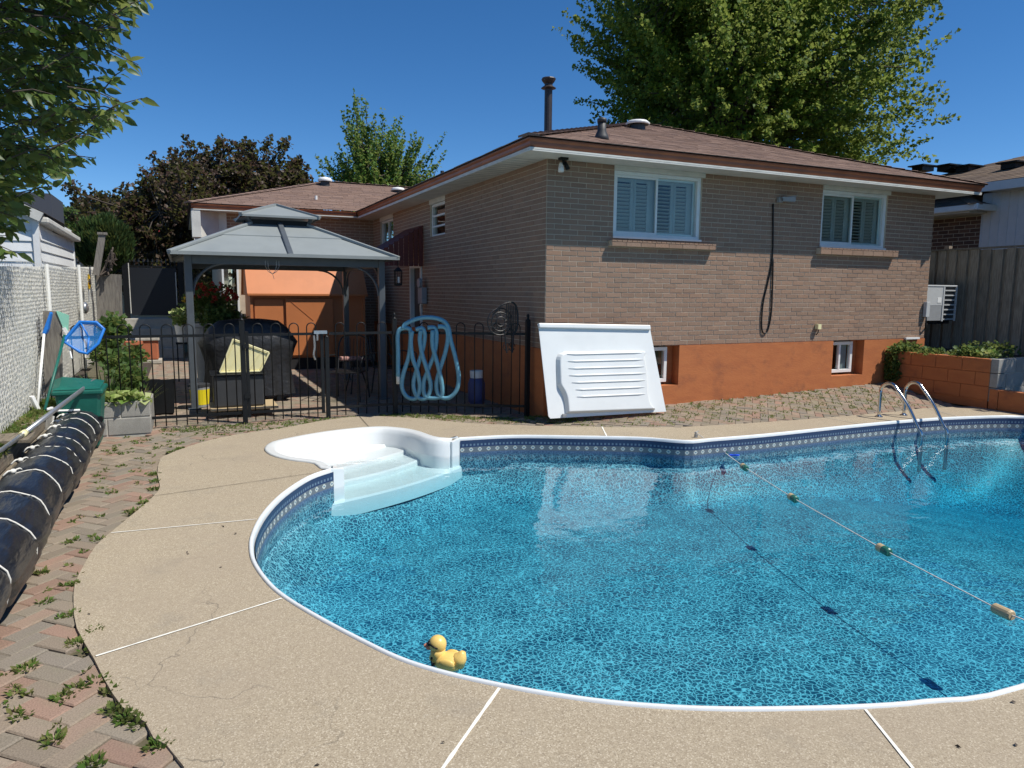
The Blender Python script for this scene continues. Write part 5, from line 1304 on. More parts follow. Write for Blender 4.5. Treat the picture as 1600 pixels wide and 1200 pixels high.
# ladder
ld=thing('pool_ladder','stainless steel pool ladder with two curved handrails at the far edge of the pool','ladder',(4.38,-1.56,0))
for a,db in ((4.18,0),(4.595,-.05)):
    pts=[(a,-1.55+db,-.03),(a,-1.55+db,.33)]+[(a,-1.675+db+.125*math.cos(t),.335+.125*math.sin(t)) for t in np.linspace(.25,2.45,8)]
    x,z=pts[-1][1],pts[-1][2]; pts+=[(a,x-.17,z-.19),(a,-2.10+db,-.02),(a,-2.16+db,-.10),(a,-2.17+db,-.22),(a,-2.17+db,-.6)]
    MB().tube(smooth_curve(pts,3),.021,12).build('handrail',M['steel'],ld,smooth=True)
    MB().lathe([(.05,.001),(.05,.008),(.026,.022),(.024,.03)],(a,-1.55+db,0),18).build('base_flange',M['steel'],ld,smooth=False)
# float line
fl_=thing('float_line','white safety rope with green and tan floats stretched across the pool','rope',tuple(G(1088,682)),'W')
anc=np.array([*G(1088,684)[:2],.055]); rp=[anc]+[G(x,y,-.165) for x,y in ((1131,706),(1163,730),(1239,778),(1381,859),(1567,956))]; last=rp[-1]+(rp[-1]-rp[-2])*1.0; last[2]=-.05; rp.append(last)
MB().tube([tuple(p) for p in rp],.0042,6).build('line',M['rope'],fl_,smooth=True)
for i in range(1,6):
    d=Vector(rp[i+1]-rp[i-1] if i>1 else rp[i+1]-rp[i]).normalized(); c=Vector(rp[i]); h=.062 if i>3 else .06; r=.031
    f=MB().tube([c-d*h,c-d*(h-.01),c],[r*.75,r,r],14).build('float',M['floatt'],fl_,smooth=False); MB().tube([c,c+d*(h-.01),c+d*h],[r,r,r*.75],14).build('float_half',M['floatg'] if i<5 else M['floatt'],f)
MB().lathe([(.02,.0),(.02,.035),(.008,.04),(.014,.06),(.003,.066)],(anc[0]-.0,anc[1]+.02,.0),10).tube([(anc[0]-.02,anc[1]+.02,.05),(anc[0]+.03,anc[1]+.03,.07)],.006,5).build('anchor',M['galv'],fl_)
c=G(1140,711,-.175); tg=thing('blue_clip','small blue plastic clip floating beside the first float of the rope','clip',tuple(c),'W'); MB().bar(tuple(c),tuple(c+np.array([.09,-.05,.01])),.05,.012).bar(tuple(c+np.array([.02,.03,0])),tuple(c+np.array([.06,-.06,.015])),.02,.01).build('body',mat('bright_blue',(.02,.10,.75),.4),tg)
# rubber duck
dc=G(697,1040,-.18); dk=thing('rubber_duck','yellow toy duck with black sunglasses and orange bill floating by the near edge','toy duck',tuple(dc),'W')
dk.rotation_euler=(0,0,math.radians(-14)); 
def dl(name,m,mt,smooth=True):
    me=m.mesh(name,mt,(0,0,0),smooth); o=bpy.data.objects.new(name,me); COL.objects.link(o); o.parent=dk; return o
m=MB(); m.ell((.012,0,.022),(.075,.055,.045),24,14,lambda d:1+.12*max(0,d[0])*max(0,d[2])); 
m.tube([(.055,0,.03),(.075,0,.055),(.080,0,.078),(.076,0,.086)],[.045,.030,.018,.004],12)
m.tube([(-.045,0,.03),(-.042,0,.06),(-.04,0,.08)],[.04,.034,.036],16); m.ell((-.042,0,.105),(.043,.040,.042),24,14)
dl('body_and_head',m,M['duck'])
m=MB(); m.ell((-.088,0,.090),(.026,.021,.010),14,8); m.ell((-.082,0,.080),(.020,.018,.008),14,8); dl('bill',m,M['pink'])
m=MB()
for s in (-1,1):
    m.ell((-.076,s*.018,.112),(.012,.017,.012),14,8); m.tube([(-.072,s*.034,.115),(-.045,s*.043,.108),(-.028,s*.040,.100)],.004,6)
m.tube([(-.086,-.008,.114),(-.086,.008,.114)],.004,6); dl('sunglasses',m,M['black'])
m=MB(); m.ell((-.058,-.02,.045),(.010,.018,.010),10,6).bar((-.062,-.025,.045),(-.050,-.042,.012),.016,.006); m.ell((-.052,-.047,.03),(.006,.006,.006),8,6); dl('necktie',m,M['black'])
for s in (-1,1): m=MB(); m.ell((.02,s*.05,.035),(.040,.012,.024),14,8); dl('wing',m,M['duck'])

# ---------------------------------------------------------------- right side
pk_=thing('orange_block_planter','orange painted block planter with trailing plants at the right end of the house','planter',(6.3,-.8,.2))
def blockwall(par,fixed,axis,s0,s1,z0,rows,bl,bhh,th,mt,name='block'):
    for r in range(rows):
        s=s0-(bl/2 if r%2 else 0)
        while s<s1-.01:
            a,b=max(s,s0),min(s+bl,s1); s+=bl
            if b-a<.03: continue
            z=z0+r*bhh; g=.004
            if axis=='b': MB().box(fixed,fixed+th,a+g,b-g,z+g,z+bhh-g).build(name,mt,par,bevel=.006)
            else: MB().box(a+g,b-g,fixed,fixed+th,z+g,z+bhh-g).build(name,mt,par,bevel=.006)
blockwall(pk_,6.25,'b',-1.66,-.02,.12,3,.41,.197,.16,M['found']); MB().box(6.262,6.40,-1.65,-.03,.0,.70).build('core',M['found'],pk_)
blockwall(pk_,6.25,'b',-3.6,-1.67,.0,1,.45,.29,.14,M['found'],'low_block')
gp_=thing('grey_block_wall','bare grey concrete block wall joining the orange planter at the right','wall',(7.5,-1.7,.2))
blockwall(gp_,-1.76,'a',6.262,9.2,.10,3,.41,.205,.15,M['block']); MB().box(6.42,9.2,-1.75,-1.62,.0,.70).build('mortar',M['mortarg'],gp_)
m=MB(); m.add([(6.3,-1.65,.60),(9.3,-1.65,.60),(9.3,2.5,.66),(7.12,2.5,.66),(7.12,0,.62),(6.3,-.0,.62)],[(0,1,2,3,4,5)]); o=m.build('soil_terrace',M['soil']); o['kind']='structure'
m=MB(); m.add([(6.38,-3.7,.20),(9.6,-3.7,.20),(9.6,-1.7,.22),(6.38,-1.7,.22)],[(0,1,2,3)]); o=m.build('lower_soil_bed',M['soil']); o['kind']='structure'
# air conditioner
ac=thing('air_conditioner','pale grey air conditioner unit with louvred side on brackets beyond the house corner','air conditioner',(7.75,.3,1.15))
a0,a1,am=7.40,8.28,7.95; b0,b1=.30,.85
MB().box(a0,a1,b0,b1,1.16,1.745).build('case',M['greyplastic'],ac,bevel=.01); MB().box(a0-.02,a1+.02,b0-.02,b1+.02,1.745,1.775).build('top_cover',M['acgrey'],ac,bevel=.008)
MB().box(a0-.01,am,b0-.012,b0-.002,1.42,1.745).build('upper_panel',M['acgrey'],ac,bevel=.004); MB().box(a0-.01,am,b0-.010,b0-.002,1.16,1.415).build('lower_panel',M['grey'],ac,bevel=.004)
MB().box(am-.02,am+.015,b0-.02,b0-.003,1.15,1.745).box(a1-.02,a1+.015,b0-.02,b0-.003,1.15,1.745).build('corner_trim',M['acgrey'],ac)
for k in range(7): MB().box(am+.015,a1-.02,b0-.022,b0-.004,1.175+k*.083,1.195+k*.083).build('louvre',M['acgrey'],ac)
MB().box(am-.16,am-.06,b0-.016,b0-.012,1.47,1.56).build('rating_label',M['white'],ac)
MB().bar((7.113,b0+.05,1.12),(8.2,b0+.05,1.13),.05,.05).bar((7.113,b1-.05,1.12),(8.2,b1-.05,1.13),.05,.05).build('bracket',M['black'],ac)
db=MB().box(7.02,7.105,-.075,-.012,1.24,1.49).build('switch_box',M['acgrey'],house,bevel=.006); MB().tube(smooth_curve([(7.06,-.05,1.24),(7.06,-.06,1.12),(7.09,-.03,1.05),(7.3,.1,1.12)],4),.012,6).build('conduit',M['black'],db,smooth=True)
MB().box(6.62,6.95,-.05,-.012,ZF-.01,ZF+.02).build('vent_flap',M['white'],house)
# board fence on the right
rf=thing('board_fence','tall dark weathered board on board fence along the right side behind the planter','fence',(8.7,0,.5))
b=-4.2; k=0
while b<7:
    h=2.40+.018*b+random.uniform(-.012,.012); off=.0 if k%2 else .035
    MB().box(8.62+off,8.645+off,b,b+(.125 if k%2==0 else .14),.45,h).build('board',M['fencewood'],rf) ; b+=.098 if k%2 else .105; k+=1
for z in (.75,2.2): MB().box(8.685,8.73,-4.2,7,z,z+.09).build('rail',M['fencewood'],rf)
for b in (-4,-1.6,.8,3.2,5.6): MB().box(8.73,8.82,b,b+.09,.3,2.5).build('post',M['fencewood'],rf)
MB().box(8.60,8.70,-4.2,7,2.41,2.44).build('top_cap',M['fencewood'],rf)
# neighbour on the right
nh=thing('neighbour_house','neighbouring brown brick house with grey brown shingle roof and pale vertical siding at the right','house',(14,2,0))
NA=11.0
MB().box(NA,NA+.2,1.70,12,0,3.25).build('brick_wall',M['mortar'],nh)
bw=MB()
z=1.6
r=0
while z<3.2:
    b=1.70-(.12 if r%2 else 0)
    while b<6:
        a_,b_=max(b,1.70),b+.23
        V=BV*np.array([b_-a_-.012,.010,.070]); V=np.stack([V[:,1]+NA,-V[:,0]+(a_+b_)/2,V[:,2]+z+.04],1); bw.add(V.tolist(),bm_.f); b+=.235
    z+=.082; r+=1
bw.build('brick_courses',M['brick_far'],nh,kind='stuff')
MB().box(NA-.55,NA+.3,1.62,12,3.27,3.33).build('soffit',M['soffit'],nh)
MB().box(NA-.64,NA-.55,1.45,12,3.30,3.43).box(NA-.64,NA+.2,1.40,1.46,3.30,3.43).build('gutter',M['winframe'],nh,bevel=.02)
MB().box(NA-.02,NA+.2,-6,1.695,0,3.68).build('siding_wall',M['blue_siding'],nh)
for k in range(26): MB().box(NA-.032,NA-.02,1.68-k*.17,1.68-k*.17+.02,1.5,3.66).build('siding_batten',M['blue_siding'],nh)
MB().box(NA-.45,NA+.3,-6,1.5,3.68,3.72).build('upper_soffit',M['soffit'],nh); MB().box(NA-.50,NA-.44,-6,1.52,3.66,3.84).build('fascia',M['blue_siding'],nh)
def nroof(x0,x1,y0,y1,z0,z1,nm):
    cx=(x0+x1)/2; d=(x1-x0)/2; p=[(x0,y0,z0),(x1,y0,z0),(x1,y1,z0),(x0,y1,z0),(cx,y0+d,z1),(cx,y1-d if y1-d>y0+d else y0+d,z1)]
    m=MB(); m.add(p,[(0,1,4),(1,2,5,4),(2,3,5),(3,0,4,5)]); r_=m.build(nm,M['roofdeck'],nh)
    shingles(p[0],p[1],p[4],p[4],r_,material=M['shingle_grey'],exp=.2,tab=.45); shingles(p[3],p[0],p[5],p[4],r_,material=M['shingle_grey'],exp=.2,tab=.45); caps(p[0],p[4],r_,material=M['shingle_grey']); caps(p[4],p[5],r_,material=M['shingle_grey'])
    return r_
nroof(NA-.64,NA+6.5,1.45,13,3.42,4.72,'roof'); nroof(NA-.50,NA+9,-6.5,6,3.83,5.25,'upper_roof')
for (x,y,b) in ((1483,264,3.6),(1513,265,3.2),(1585,260,1.8),(1442,264,5)):
    a,_,z=HP(x,y,b); MB().box(a-.22,a+.22,b-.15,b+.15,z-.06,z+.05).box(a-.3,a+.3,b-.22,b+.22,z+.05,z+.08).build('roof_vent',M['black'],nh)
a,_,z=HP(1497,262,3.4); MB().ell((a,3.4,z),(.16,.16,.09),14,8).build('skylight_dome',M['glass'],nh,smooth=True)

# ---------------------------------------------------------------- left neighbour, background
nl=thing('white_clad_shed','white clad garden shed with dark roof behind the slatted fence at the left','shed',(-6.6,5,0))
sa=-6.15; sbb=5.0
p=HP(57,340,sbb); sa=p[0]; sz=p[2]
MB().box(sa-4,sa-.02,sbb+.02,sbb+4,0,sz+.1).build('wall_core',M['siding'],nl)
for k in range(14):
    z=.9+k*.155
    if z>sz-.02: break
    m=MB(); m.add([(sa-4,sbb-.022,z),(sa-.06,sbb-.022,z),(sa-.06,sbb-.004,z+.153),(sa-4,sbb-.004,z+.153),(sa-4,sbb+.01,z),(sa-.06,sbb+.01,z)],[(0,1,2,3),(4,5,1,0)]); m.build('siding_board',M['siding'],nl)
MB().box(sa-.06,sa+.02,sbb-.04,sbb+.04,.5,sz+.05).build('corner_post',M['white'],nl)
q=LP(112,372,sa); q2=LP(66,342,sa)
MB().box(sa-.02,sa,sbb+.04,q[1],.3,q[2]-.05).build('side_wall',M['siding'],nl)
for k in range(12):
    z=1.2+k*.16
    if z<q[2]-.12: m=MB(); m.add([(sa+.026,sbb+.05,z),(sa+.026,q[1],z),(sa+.006,q[1],z+.158),(sa+.006,sbb+.05,z+.158),(sa,sbb+.05,z),(sa,q[1],z)],[(0,1,2,3),(4,5,1,0)]); m.build('siding_board',M['siding'],nl)
MB().box(sa-.01,sa+.035,q[1]-.05,q[1]+.03,.3,q[2]-.05).build('corner_post',M['white'],nl)
MB().bar((sa+.06,sbb+.1,q2[2]-.05),(sa+.06,q[1]+.1,q[2]-.02),.16,.09).build('eave_gutter',M['soffit'],nl,bevel=.02)
e0_=HP(0,296,sbb-.05); e1_=HP(66,340,sbb-.05)
MB().bar((e0_[0]-1.5,sbb-.1,e0_[2]+.95*(1.5/2.0)-.1+.0),(e1_[0],sbb-.1,e1_[2]),.05,.14).build('barge_board',M['soffit'],nl)
m=MB(); m.add([(e0_[0]-1.5,sbb-.12,e0_[2]+.72),(e1_[0]+.02,sbb-.12,e1_[2]+.08),(e1_[0]+.02,sbb+3,e1_[2]+.08),(e0_[0]-1.5,sbb+3,e0_[2]+.72)],[(0,1,2,3)]); m.build('roof',M['shingle_grey'],nl)
p=HP(53,318,sbb+1.6); MB().box(p[0]-.8,p[0]+.25,sbb+1.6,sbb+3,p[2]-.6,p[2]+.18).build('upper_gable',mat('dark_slate_cladding',(.05,.06,.08),.8,bumps=.5,bscale=20),nl)
# beige garage and red roofed house in the distance
bgx=thing('beige_building','low beige stucco building beyond the black garden gate','building',(-6,16,0))
p0,p1=HP(118,440,17),HP(300,440,17)
MB().box(p0[0],p1[0]+1,17,20,0,HP(250,392,17)[2]).build('wall',M['beige'],bgx); MB().box(p0[0]-.1,p1[0]+1.1,16.8,20.2,HP(250,392,17)[2],HP(250,385,17)[2]).build('roof_edge',M['greyplastic'],bgx)
MB().box(HP(112,400,16.9)[0],HP(128,400,16.9)[0],16.9,17,0,HP(120,382,16.9)[2]).build('side_block',M['grey'],bgx)
rd=thing('red_roofed_house','distant house with a bright red tiled roof seen between the trees','house',tuple(YP(200,440,38)*np.array([1,1,0])),'W')
for (x0,x1,y0,y1) in ((112,175,347,358),(210,310,348,362)):
    a,b=YP(x0,y1,38),YP(x1,y1,38); t=YP(x0,y0,38)
    MB().box(a[0]+.3,b[0]-.3,38.3,43,0,a[2]).build('wall',M['beige'],rd)
    m=MB(); m.add([(a[0],37.8,a[2]),(b[0],37.8,a[2]),(b[0]-1.2,40.5,t[2]+.2),(a[0]+1.2,40.5,t[2]+.2),(a[0],43.4,a[2]),(b[0],43.4,a[2])],[(0,1,2,3),(4,3,2,5),(0,3,4),(1,5,2)]); m.build('roof',M['red'],rd)
#SPLIT5
# ---------------------------------------------------------------- vegetation
def leaf_arrays(C,D,size,elong=1.0,fold=.35,rnd_dir=1.0,shape='kite',droop=0,seed=1):
    g=np.random.default_rng(seed); N=len(C)
    d=D+g.normal(0,1,(N,3))*rnd_dir; d[:,2]-=droop; d/=np.linalg.norm(d,axis=1,keepdims=True)
    up=g.normal(0,1,(N,3))*.7; up[:,2]+=.8; s=np.cross(d,up); s/=np.linalg.norm(s,axis=1,keepdims=True)+1e-9; n=np.cross(s,d)
    L=(size*g.uniform(.65,1.25,N))[:,None]; W=L*.5/elong
    base=C; tip=C+d*L; 
    if shape=='kite':
        l=C+d*L*.45+s*W+n*W*fold; r=C+d*L*.45-s*W+n*W*fold; tip=tip-n*W*.2
        V=np.stack([base,l,tip,r],1).reshape(-1,3); k=np.arange(N)[:,None]*4; F=np.concatenate([k+[[0,1,2]],k+[[0,2,3]]],1).reshape(-1,3)
    else:
        l1=C+d*L*.3+s*W+n*W*fold; r1=C+d*L*.3-s*W+n*W*fold; l2=C+d*L*.66+s*W*.8+n*W*fold*.6-n*L*.05; r2=C+d*L*.66-s*W*.8+n*W*fold*.6-n*L*.05; m1=C+d*L*.35; m2=C+d*L*.68-n*L*.05; tip=tip-n*L*.16
        V=np.stack([base,l1,l2,tip,r2,r1,m1,m2],1).reshape(-1,3); k=np.arange(N)[:,None]*8
        F=np.concatenate([k+[[0,1,6]],k+[[0,6,5]],k+[[1,2,7]],k+[[1,7,6]],k+[[6,7,4]],k+[[6,4,5]],k+[[2,3,7]],k+[[7,3,4]]],1).reshape(-1,3)
    return V,F
def tri_mesh(name,V,F,mt):
    me=bpy.data.meshes.new(name); nv,nf=len(V),len(F)
    me.vertices.add(nv); me.vertices.foreach_set('co',np.ascontiguousarray(V,dtype=np.float32).ravel())
    me.loops.add(nf*3); me.loops.foreach_set('vertex_index',np.ascontiguousarray(F,dtype=np.int32).ravel())
    me.polygons.add(nf); me.polygons.foreach_set('loop_start',np.arange(0,nf*3,3,dtype=np.int32)); me.polygons.foreach_set('loop_total',np.full(nf,3,dtype=np.int32))
    me.update(calc_edges=True); me.materials.append(mt); return me
def veg(name,label,cat,base,group=None): return thing(name,label,cat,tuple(base),'W',group)
def foliage(par,V,F,mt,name='crown'):
    o=bpy.data.objects.new(name,tri_mesh(name,V-np.array(META[par.name][1]),F,mt)); COL.objects.link(o); o.parent=par; o['kind']='stuff'; return o
def shoot_tree(name,label,base,cen,rad,nsh,slen,lps,leaf,mt,upb=.5,outw=1.,seed=1,trunk_r=.2,limbs=9,width=.28,low=-.7,rmin=.35,elong=1.,sub=True,twr=.012,clump=0,zsq=1.):
    g=np.random.default_rng(seed); cen=np.array(cen,float); rad=np.array(rad,float); base=np.array(base,float)
    t=veg(name,label,'tree',base)
    fork=cen-np.array([0,0,rad[2]*.75]); 
    P=[];A=[];Ls=[]
    while len(P)<nsh:
        d=g.normal(0,1,3); d/=np.linalg.norm(d)
        if d[2]<low: continue
        r=rmin+(1-rmin)*g.random()**.55
        lump=1+.13*math.sin(5*d[0]+seed)+.11*math.sin(7*d[1]+2*seed)+.09*math.sin(9*d[2]+3*d[0]+seed)
        p=cen+d*rad*r*lump; ax=d*outw+np.array([0,0,upb])+g.normal(0,.22,3); ax/=np.linalg.norm(ax)
        P.append(p);A.append(ax);Ls.append(slen*g.uniform(.6,1.3))
    P=np.array(P);A=np.array(A);Ls=np.array(Ls)
    n=nsh*lps; idx=np.repeat(np.arange(nsh),lps); tt=g.random(n); w=width*(1-.75*tt)
    off=g.normal(0,1,(n,3)); off/=np.linalg.norm(off,axis=1,keepdims=True); off*=(g.random(n)**.5*w)[:,None]
    C=P[idx]-A[idx]*Ls[idx][:,None]*.35+A[idx]*(tt*Ls[idx])[:,None]+off
    V,F=leaf_arrays(C,A[idx]*.5+off/ (width+1e-6)*.6,leaf,elong,seed=seed+5)
    foliage(t,V,F,mt)
    # trunk and limbs
    m=MB(); m.tube([base,(base+fork)/2+g.normal(0,.08,3),fork],[trunk_r,trunk_r*.8,trunk_r*.65],10); m.build('trunk',M['bark'],t)
    lm=MB(); ends=[]
    for k in range(limbs):
        an=2*math.pi*k/limbs+g.uniform(-.3,.3); el=g.uniform(.35,1.2); d=np.array([math.cos(an)*math.cos(el),math.sin(an)*math.cos(el),math.sin(el)])
        e=cen+d*rad*.62; mid_=(fork+e)/2+np.array([0,0,rad[2]*.08])+g.normal(0,.15,3)
        lm.tube([fork,mid_,e],[trunk_r*.42,trunk_r*.28,trunk_r*.12],6); ends+= [mid_,e,(fork+mid_)/2]
    lm.build('limb',M['bark'],t,kind='stuff')
    E_=np.array(ends); br=MB()
    for i in range(0,nsh,max(1,nsh//500)):
        j=np.argmin(np.sum((E_-P[i])**2,1)); q=P[i]+A[i]*Ls[i]*.5; br.tube([E_[j],(E_[j]+P[i])/2+g.normal(0,.06,3),P[i],q],[twr*2,twr*1.4,twr,twr*.4],4,cap=False)
    br.build('branches',M['bark'],t,kind='stuff')
    return t
# big maple behind the house
cb=YP(1158,120,20.5)
shoot_tree('green_maple_tree','large spreading green maple tree rising behind the right half of the house roof',(cb[0],cb[1],0),(cb[0]-.15,cb[1],7.9),(4.0,4.0,5.1),1900,1.5,84,.10,M['leaf_maple'],upb=.62,outw=1.15,seed=3,trunk_r=.35,limbs=18,width=.27,low=-.74,rmin=.28)
cb=YP(592,250,27)
shoot_tree('young_green_tree','bright green upright tree behind the roof valley left of the flue pipe',(cb[0],cb[1],0),(cb[0],cb[1],5.0),(1.95,1.9,2.45),330,1.5,60,.10,M['leaf_tree2'],upb=1.2,outw=1.0,seed=8,trunk_r=.14,limbs=12,width=.17,low=-.6,rmin=.2)
for (x,z,rx,rz,lb,nm,Y,sd) in ((365,4.35,2.6,2.0,'tall dark purple leaved maple behind the roof ridge left of the house wing','purple_maple_tree',24,11),(262,3.1,2.1,1.9,'lower dark purple leaved maple hanging over the garden gate beside the gazebo roof','purple_maple_tree',22,12),(438,4.55,1.3,1.0,'small dark purple leaved crown above the wing roof beside the white roof vent','purple_maple_tree',25,13)):
    cb=YP(x,300,Y); shoot_tree(nm,lb,(cb[0],cb[1],0),(cb[0],cb[1],z+.0),(rx,2.0,rz),int(420*rx*rz/6)+60,.5,60,.12,M['leaf_purple'],upb=.2,seed=sd,trunk_r=.18,limbs=8,width=.38,low=-.95,rmin=.25)
cb=YP(160,330,44); shoot_tree('distant_purple_tree','distant dark tree crown to the left of the purple maples',(cb[0],cb[1],0),(cb[0],cb[1],5.3),(2.6,2,1.6),160,.7,40,.22,M['leaf_purple'],seed=21,trunk_r=.2,width=.5,low=-.9)
cb=YP(96,345,30); shoot_tree('distant_green_tree','small mid green tree between the white shed and the round cypress',(cb[0],cb[1],0),(cb[0],cb[1],3.7),(1.2,1.2,1.15),160,.5,50,.13,M['leaf_dark'],seed=22,trunk_r=.1,width=.3,low=-.9)
# clipped cypress
cb=H2W(*HP(163,395,10)); t=veg('round_cypress','round dark green cypress bush beyond the old timber gatepost','shrub',(cb[0],cb[1],0))
g=np.random.default_rng(4); N=15000; d=g.normal(0,1,(N,3)); d/=np.linalg.norm(d,axis=1,keepdims=True); r=(.45+.55*g.random(N)**.4)
C=np.array([cb[0],cb[1],2.5])+d*np.array([.52,.5,.56])*r[:,None]*(1+.08*np.sin(d[:,0]*9)+.06*np.sin(d[:,1]*13+d[:,2]*7))[:,None]; D=np.stack([d[:,0]*.35,d[:,1]*.35,np.full(N,1.0)],1)
V,F=leaf_arrays(C,D,.15,4.5,.2,.28,seed=5); foliage(t,V,F,M['leaf_cyp']); MB().tube([(cb[0],cb[1],0),(cb[0],cb[1],2.4)],.06,8).build('trunk',M['bark'],t)
# overhanging tree at upper left
tb=H2W(-7.2,-1.4,0); t=veg('overhanging_tree','green tree with pointed leaves overhanging from the upper left above the white fence','tree',tb)
MB().tube([tb,tb+np.array([.1,.1,1.6]),tb+np.array([.3,.1,3.4]),tb+np.array([.7,0,5.0])],[.14,.12,.09,.05],10).build('trunk',M['bark'],t,smooth=True)
edge=[(-30,235),(0,238),(18,232),(30,225),(45,205),(80,205),(95,232),(105,230),(125,180),(140,225),(155,232),(170,200),(190,212),(200,190),(215,120),(228,120),(238,158),(250,155),(262,120),(272,128),(285,95),(300,70),(325,45),(345,30),(372,38),(385,48),(398,30),(410,5)]
def xmax(y):
    for i in range(len(edge)-1):
        if edge[i][0]<=y<=edge[i+1][0]: f=(y-edge[i][0])/(edge[i+1][0]-edge[i][0]); return edge[i][1]+(edge[i+1][1]-edge[i][1])*f
    return 235 if y<0 else 0
g=np.random.default_rng(31); CC_=[];DD_=[]; tw=MB(); cnt=0
while cnt<850:
    y=g.uniform(-160,400); xm=xmax(y); x=g.uniform(-170,xm)
    dens=1 if x<xm-70 else .75
    if y>330: dens*=.55
    if g.random()>dens: continue
    Y=g.uniform(4.3,6.4) if x<120 else g.uniform(4.3,5.2)
    P=YP(x,y,Y); L=g.uniform(.22,.5); root=P-np.array([g.uniform(.6,1),g.uniform(-.5,.3),g.uniform(-.35,.45)])*L
    ax=P-root; ax/=np.linalg.norm(ax); n=int(L/.028); cnt+=1
    tw.tube([root,(root+P)/2+np.array([0,0,.02]),P],[.005,.004,.002],4,cap=False)
    side=np.cross(ax,[0,0,1]); side/=np.linalg.norm(side)+1e-9
    for k in range(n):
        q=root+(P-root)*(k+.5)/n; s_=1 if k%2 else -1; CC_.append(q); DD_.append(ax*.55+side*s_*.75+np.array([0,0,-.25]))
V,F=leaf_arrays(np.array(CC_),np.array(DD_),.092,2.3,.30,.34,'long',.15,seed=6); foliage(t,V,F,M['leaf_near']); tw.build('twigs',M['bark'],t,kind='stuff')
m=MB()
for (x,y) in ((40,-60),(60,60),(30,150),(90,-10),(20,260),(120,30)):
    e_=YP(x,y,5.2); m.tube([tb+np.array([.3,.1,3.2]),(tb+np.array([.3,.1,3.4])+e_)/2+np.array([0,0,.15]),e_],[.05,.03,.010],6)
m.build('limb',M['bark'],t,kind='stuff')

# clumps, shrubs and weeds
def clump(name,label,cat,c,rad,n,size,mt,elong=1.,shape='kite',up=.4,seed=1,frame='H',group=None,stems=6,rd=.7):
    c=np.array(c,float); base=H2W(*c) if frame=='H' else c
    t=veg(name,label,cat,(base[0],base[1],base[2]-rad[2]*.8),group)
    g=np.random.default_rng(seed); d=g.normal(0,1,(n,3)); d/=np.linalg.norm(d,axis=1,keepdims=True); r=g.random(n)**.45
    C=base+d*np.array(rad)*r[:,None]*(1+.18*np.sin(d[:,0]*8+seed)+.15*np.sin(d[:,1]*9+d[:,2]*6))[:,None]; D=d*.8+np.array([0,0,up])
    V,F=leaf_arrays(C,D,size,elong,.3,rd,shape,seed=seed+1); foliage(t,V,F,mt,'leaves')
    m=MB()
    for k in range(stems):
        e_=base+g.normal(0,.45,3)*np.array(rad); m.tube([(base[0],base[1],base[2]-rad[2]*.95),e_],.004,4,cap=False)
    m.build('stems',M['bark'],t,kind='stuff'); return t
def petals(t,c,rad,n,size,mt,seed,frame='H'):
    base=H2W(*c); g=np.random.default_rng(seed); d=g.normal(0,1,(n,3)); d/=np.linalg.norm(d,axis=1,keepdims=True); d[:,2]=np.abs(d[:,2])*.9-.1; C0=base+d*np.array(rad)
    C=np.repeat(C0,9,axis=0)+g.normal(0,.012,(n*9,3)); V,F=leaf_arrays(C,np.repeat(d,9,axis=0),size,.8,.5,.8,seed=seed); foliage(t,V,F,mt,'flowers')
# rose bush with its white pot
p=HP(328,478,4.6); t=clump('rose_bush','rose bush with dark red flowers in a pale pot behind the left gazebo post','shrub',p,(.38,.36,.33),1500,.06,M['leaf_dark'],seed=41)
petals(t,(p[0]+.05,p[1]-.1,p[2]+.10),(.36,.34,.34),46,.045,M['petal_red'],42); petals(t,(p[0]-.33,p[1]-.1,p[2]+.08),(.05,.05,.05),3,.05,M['petal_yellow'],43)
q=HP(323,500,4.5); tpot=thing('rose_pot','large pale grey round pot holding the rose bush','pot',(q[0],4.5,0)); MB().lathe([(.16,0),(.19,.5),(.23,.98),(.25,1.0),(.25,1.06),(.22,1.06),(.20,.98),(.001,.98)],(q[0],4.55,0),24,cap=False).build('pot_body',M['grey'],tpot,smooth=False)
p=HP(350,505,4.2); clump('dark_shrub','low dark green leafy shrub below the rose bush on the right','shrub',p,(.30,.28,.26),1500,.06,M['leaf_dark'],seed=44)
# white pot on a stand, terracotta pots
p=HP(286,520,5.6); t=thing('white_pot','small white pot with silvery leaves on a black stand by the gazebo','pot',(p[0],5.6,0))
MB().lathe([(.09,p[2]-.16),(.13,p[2]+.12),(.14,p[2]+.14),(.001,p[2]+.13)],(p[0],5.6,0),18).build('pot_body',M['white'],t); MB().box(p[0]-.12,p[0]+.12,5.48,5.72,p[2]-.19,p[2]-.16).tube([(p[0]-.1,5.6,0),(p[0]-.1,5.6,p[2]-.18)],.012,6).tube([(p[0]+.1,5.6,0),(p[0]+.1,5.6,p[2]-.18)],.012,6).build('stand',M['black'],t)
clump('silver_plant','silvery leaved plant growing in the small white pot','plant',(p[0],5.6,p[2]+.26),(.16,.16,.14),300,.07,M['leaf_pale'],seed=45)
p=HP(232,552,9.3); t=thing('terracotta_pot','square terracotta pot standing on the patio in front of the concrete steps','pot',(p[0],9.3,0)); z1=HP(232,527,9.3)[2]
MB().box(p[0]-.20,p[0]+.20,9.1,9.5,.08,z1).build('pot_body',M['terracotta'],t,bevel=.03); MB().box(p[0]-.23,p[0]+.23,9.07,9.53,z1-.06,z1).box(p[0]-.26,p[0]+.26,9.04,9.56,.0,.08).build('pot_rim',M['conc'],t,bevel=.01)
p=HP(207,545,8.6); t=thing('round_terracotta_pot','round terracotta pot half hidden among the garden plants left of the square pot','pot',(p[0],8.6,0)); MB().lathe([(.12,.15),(.18,.45),(.2,.46),(.2,.52),(.001,.52)],(p[0],8.6,0),18).build('pot_body',M['terracotta'],t)
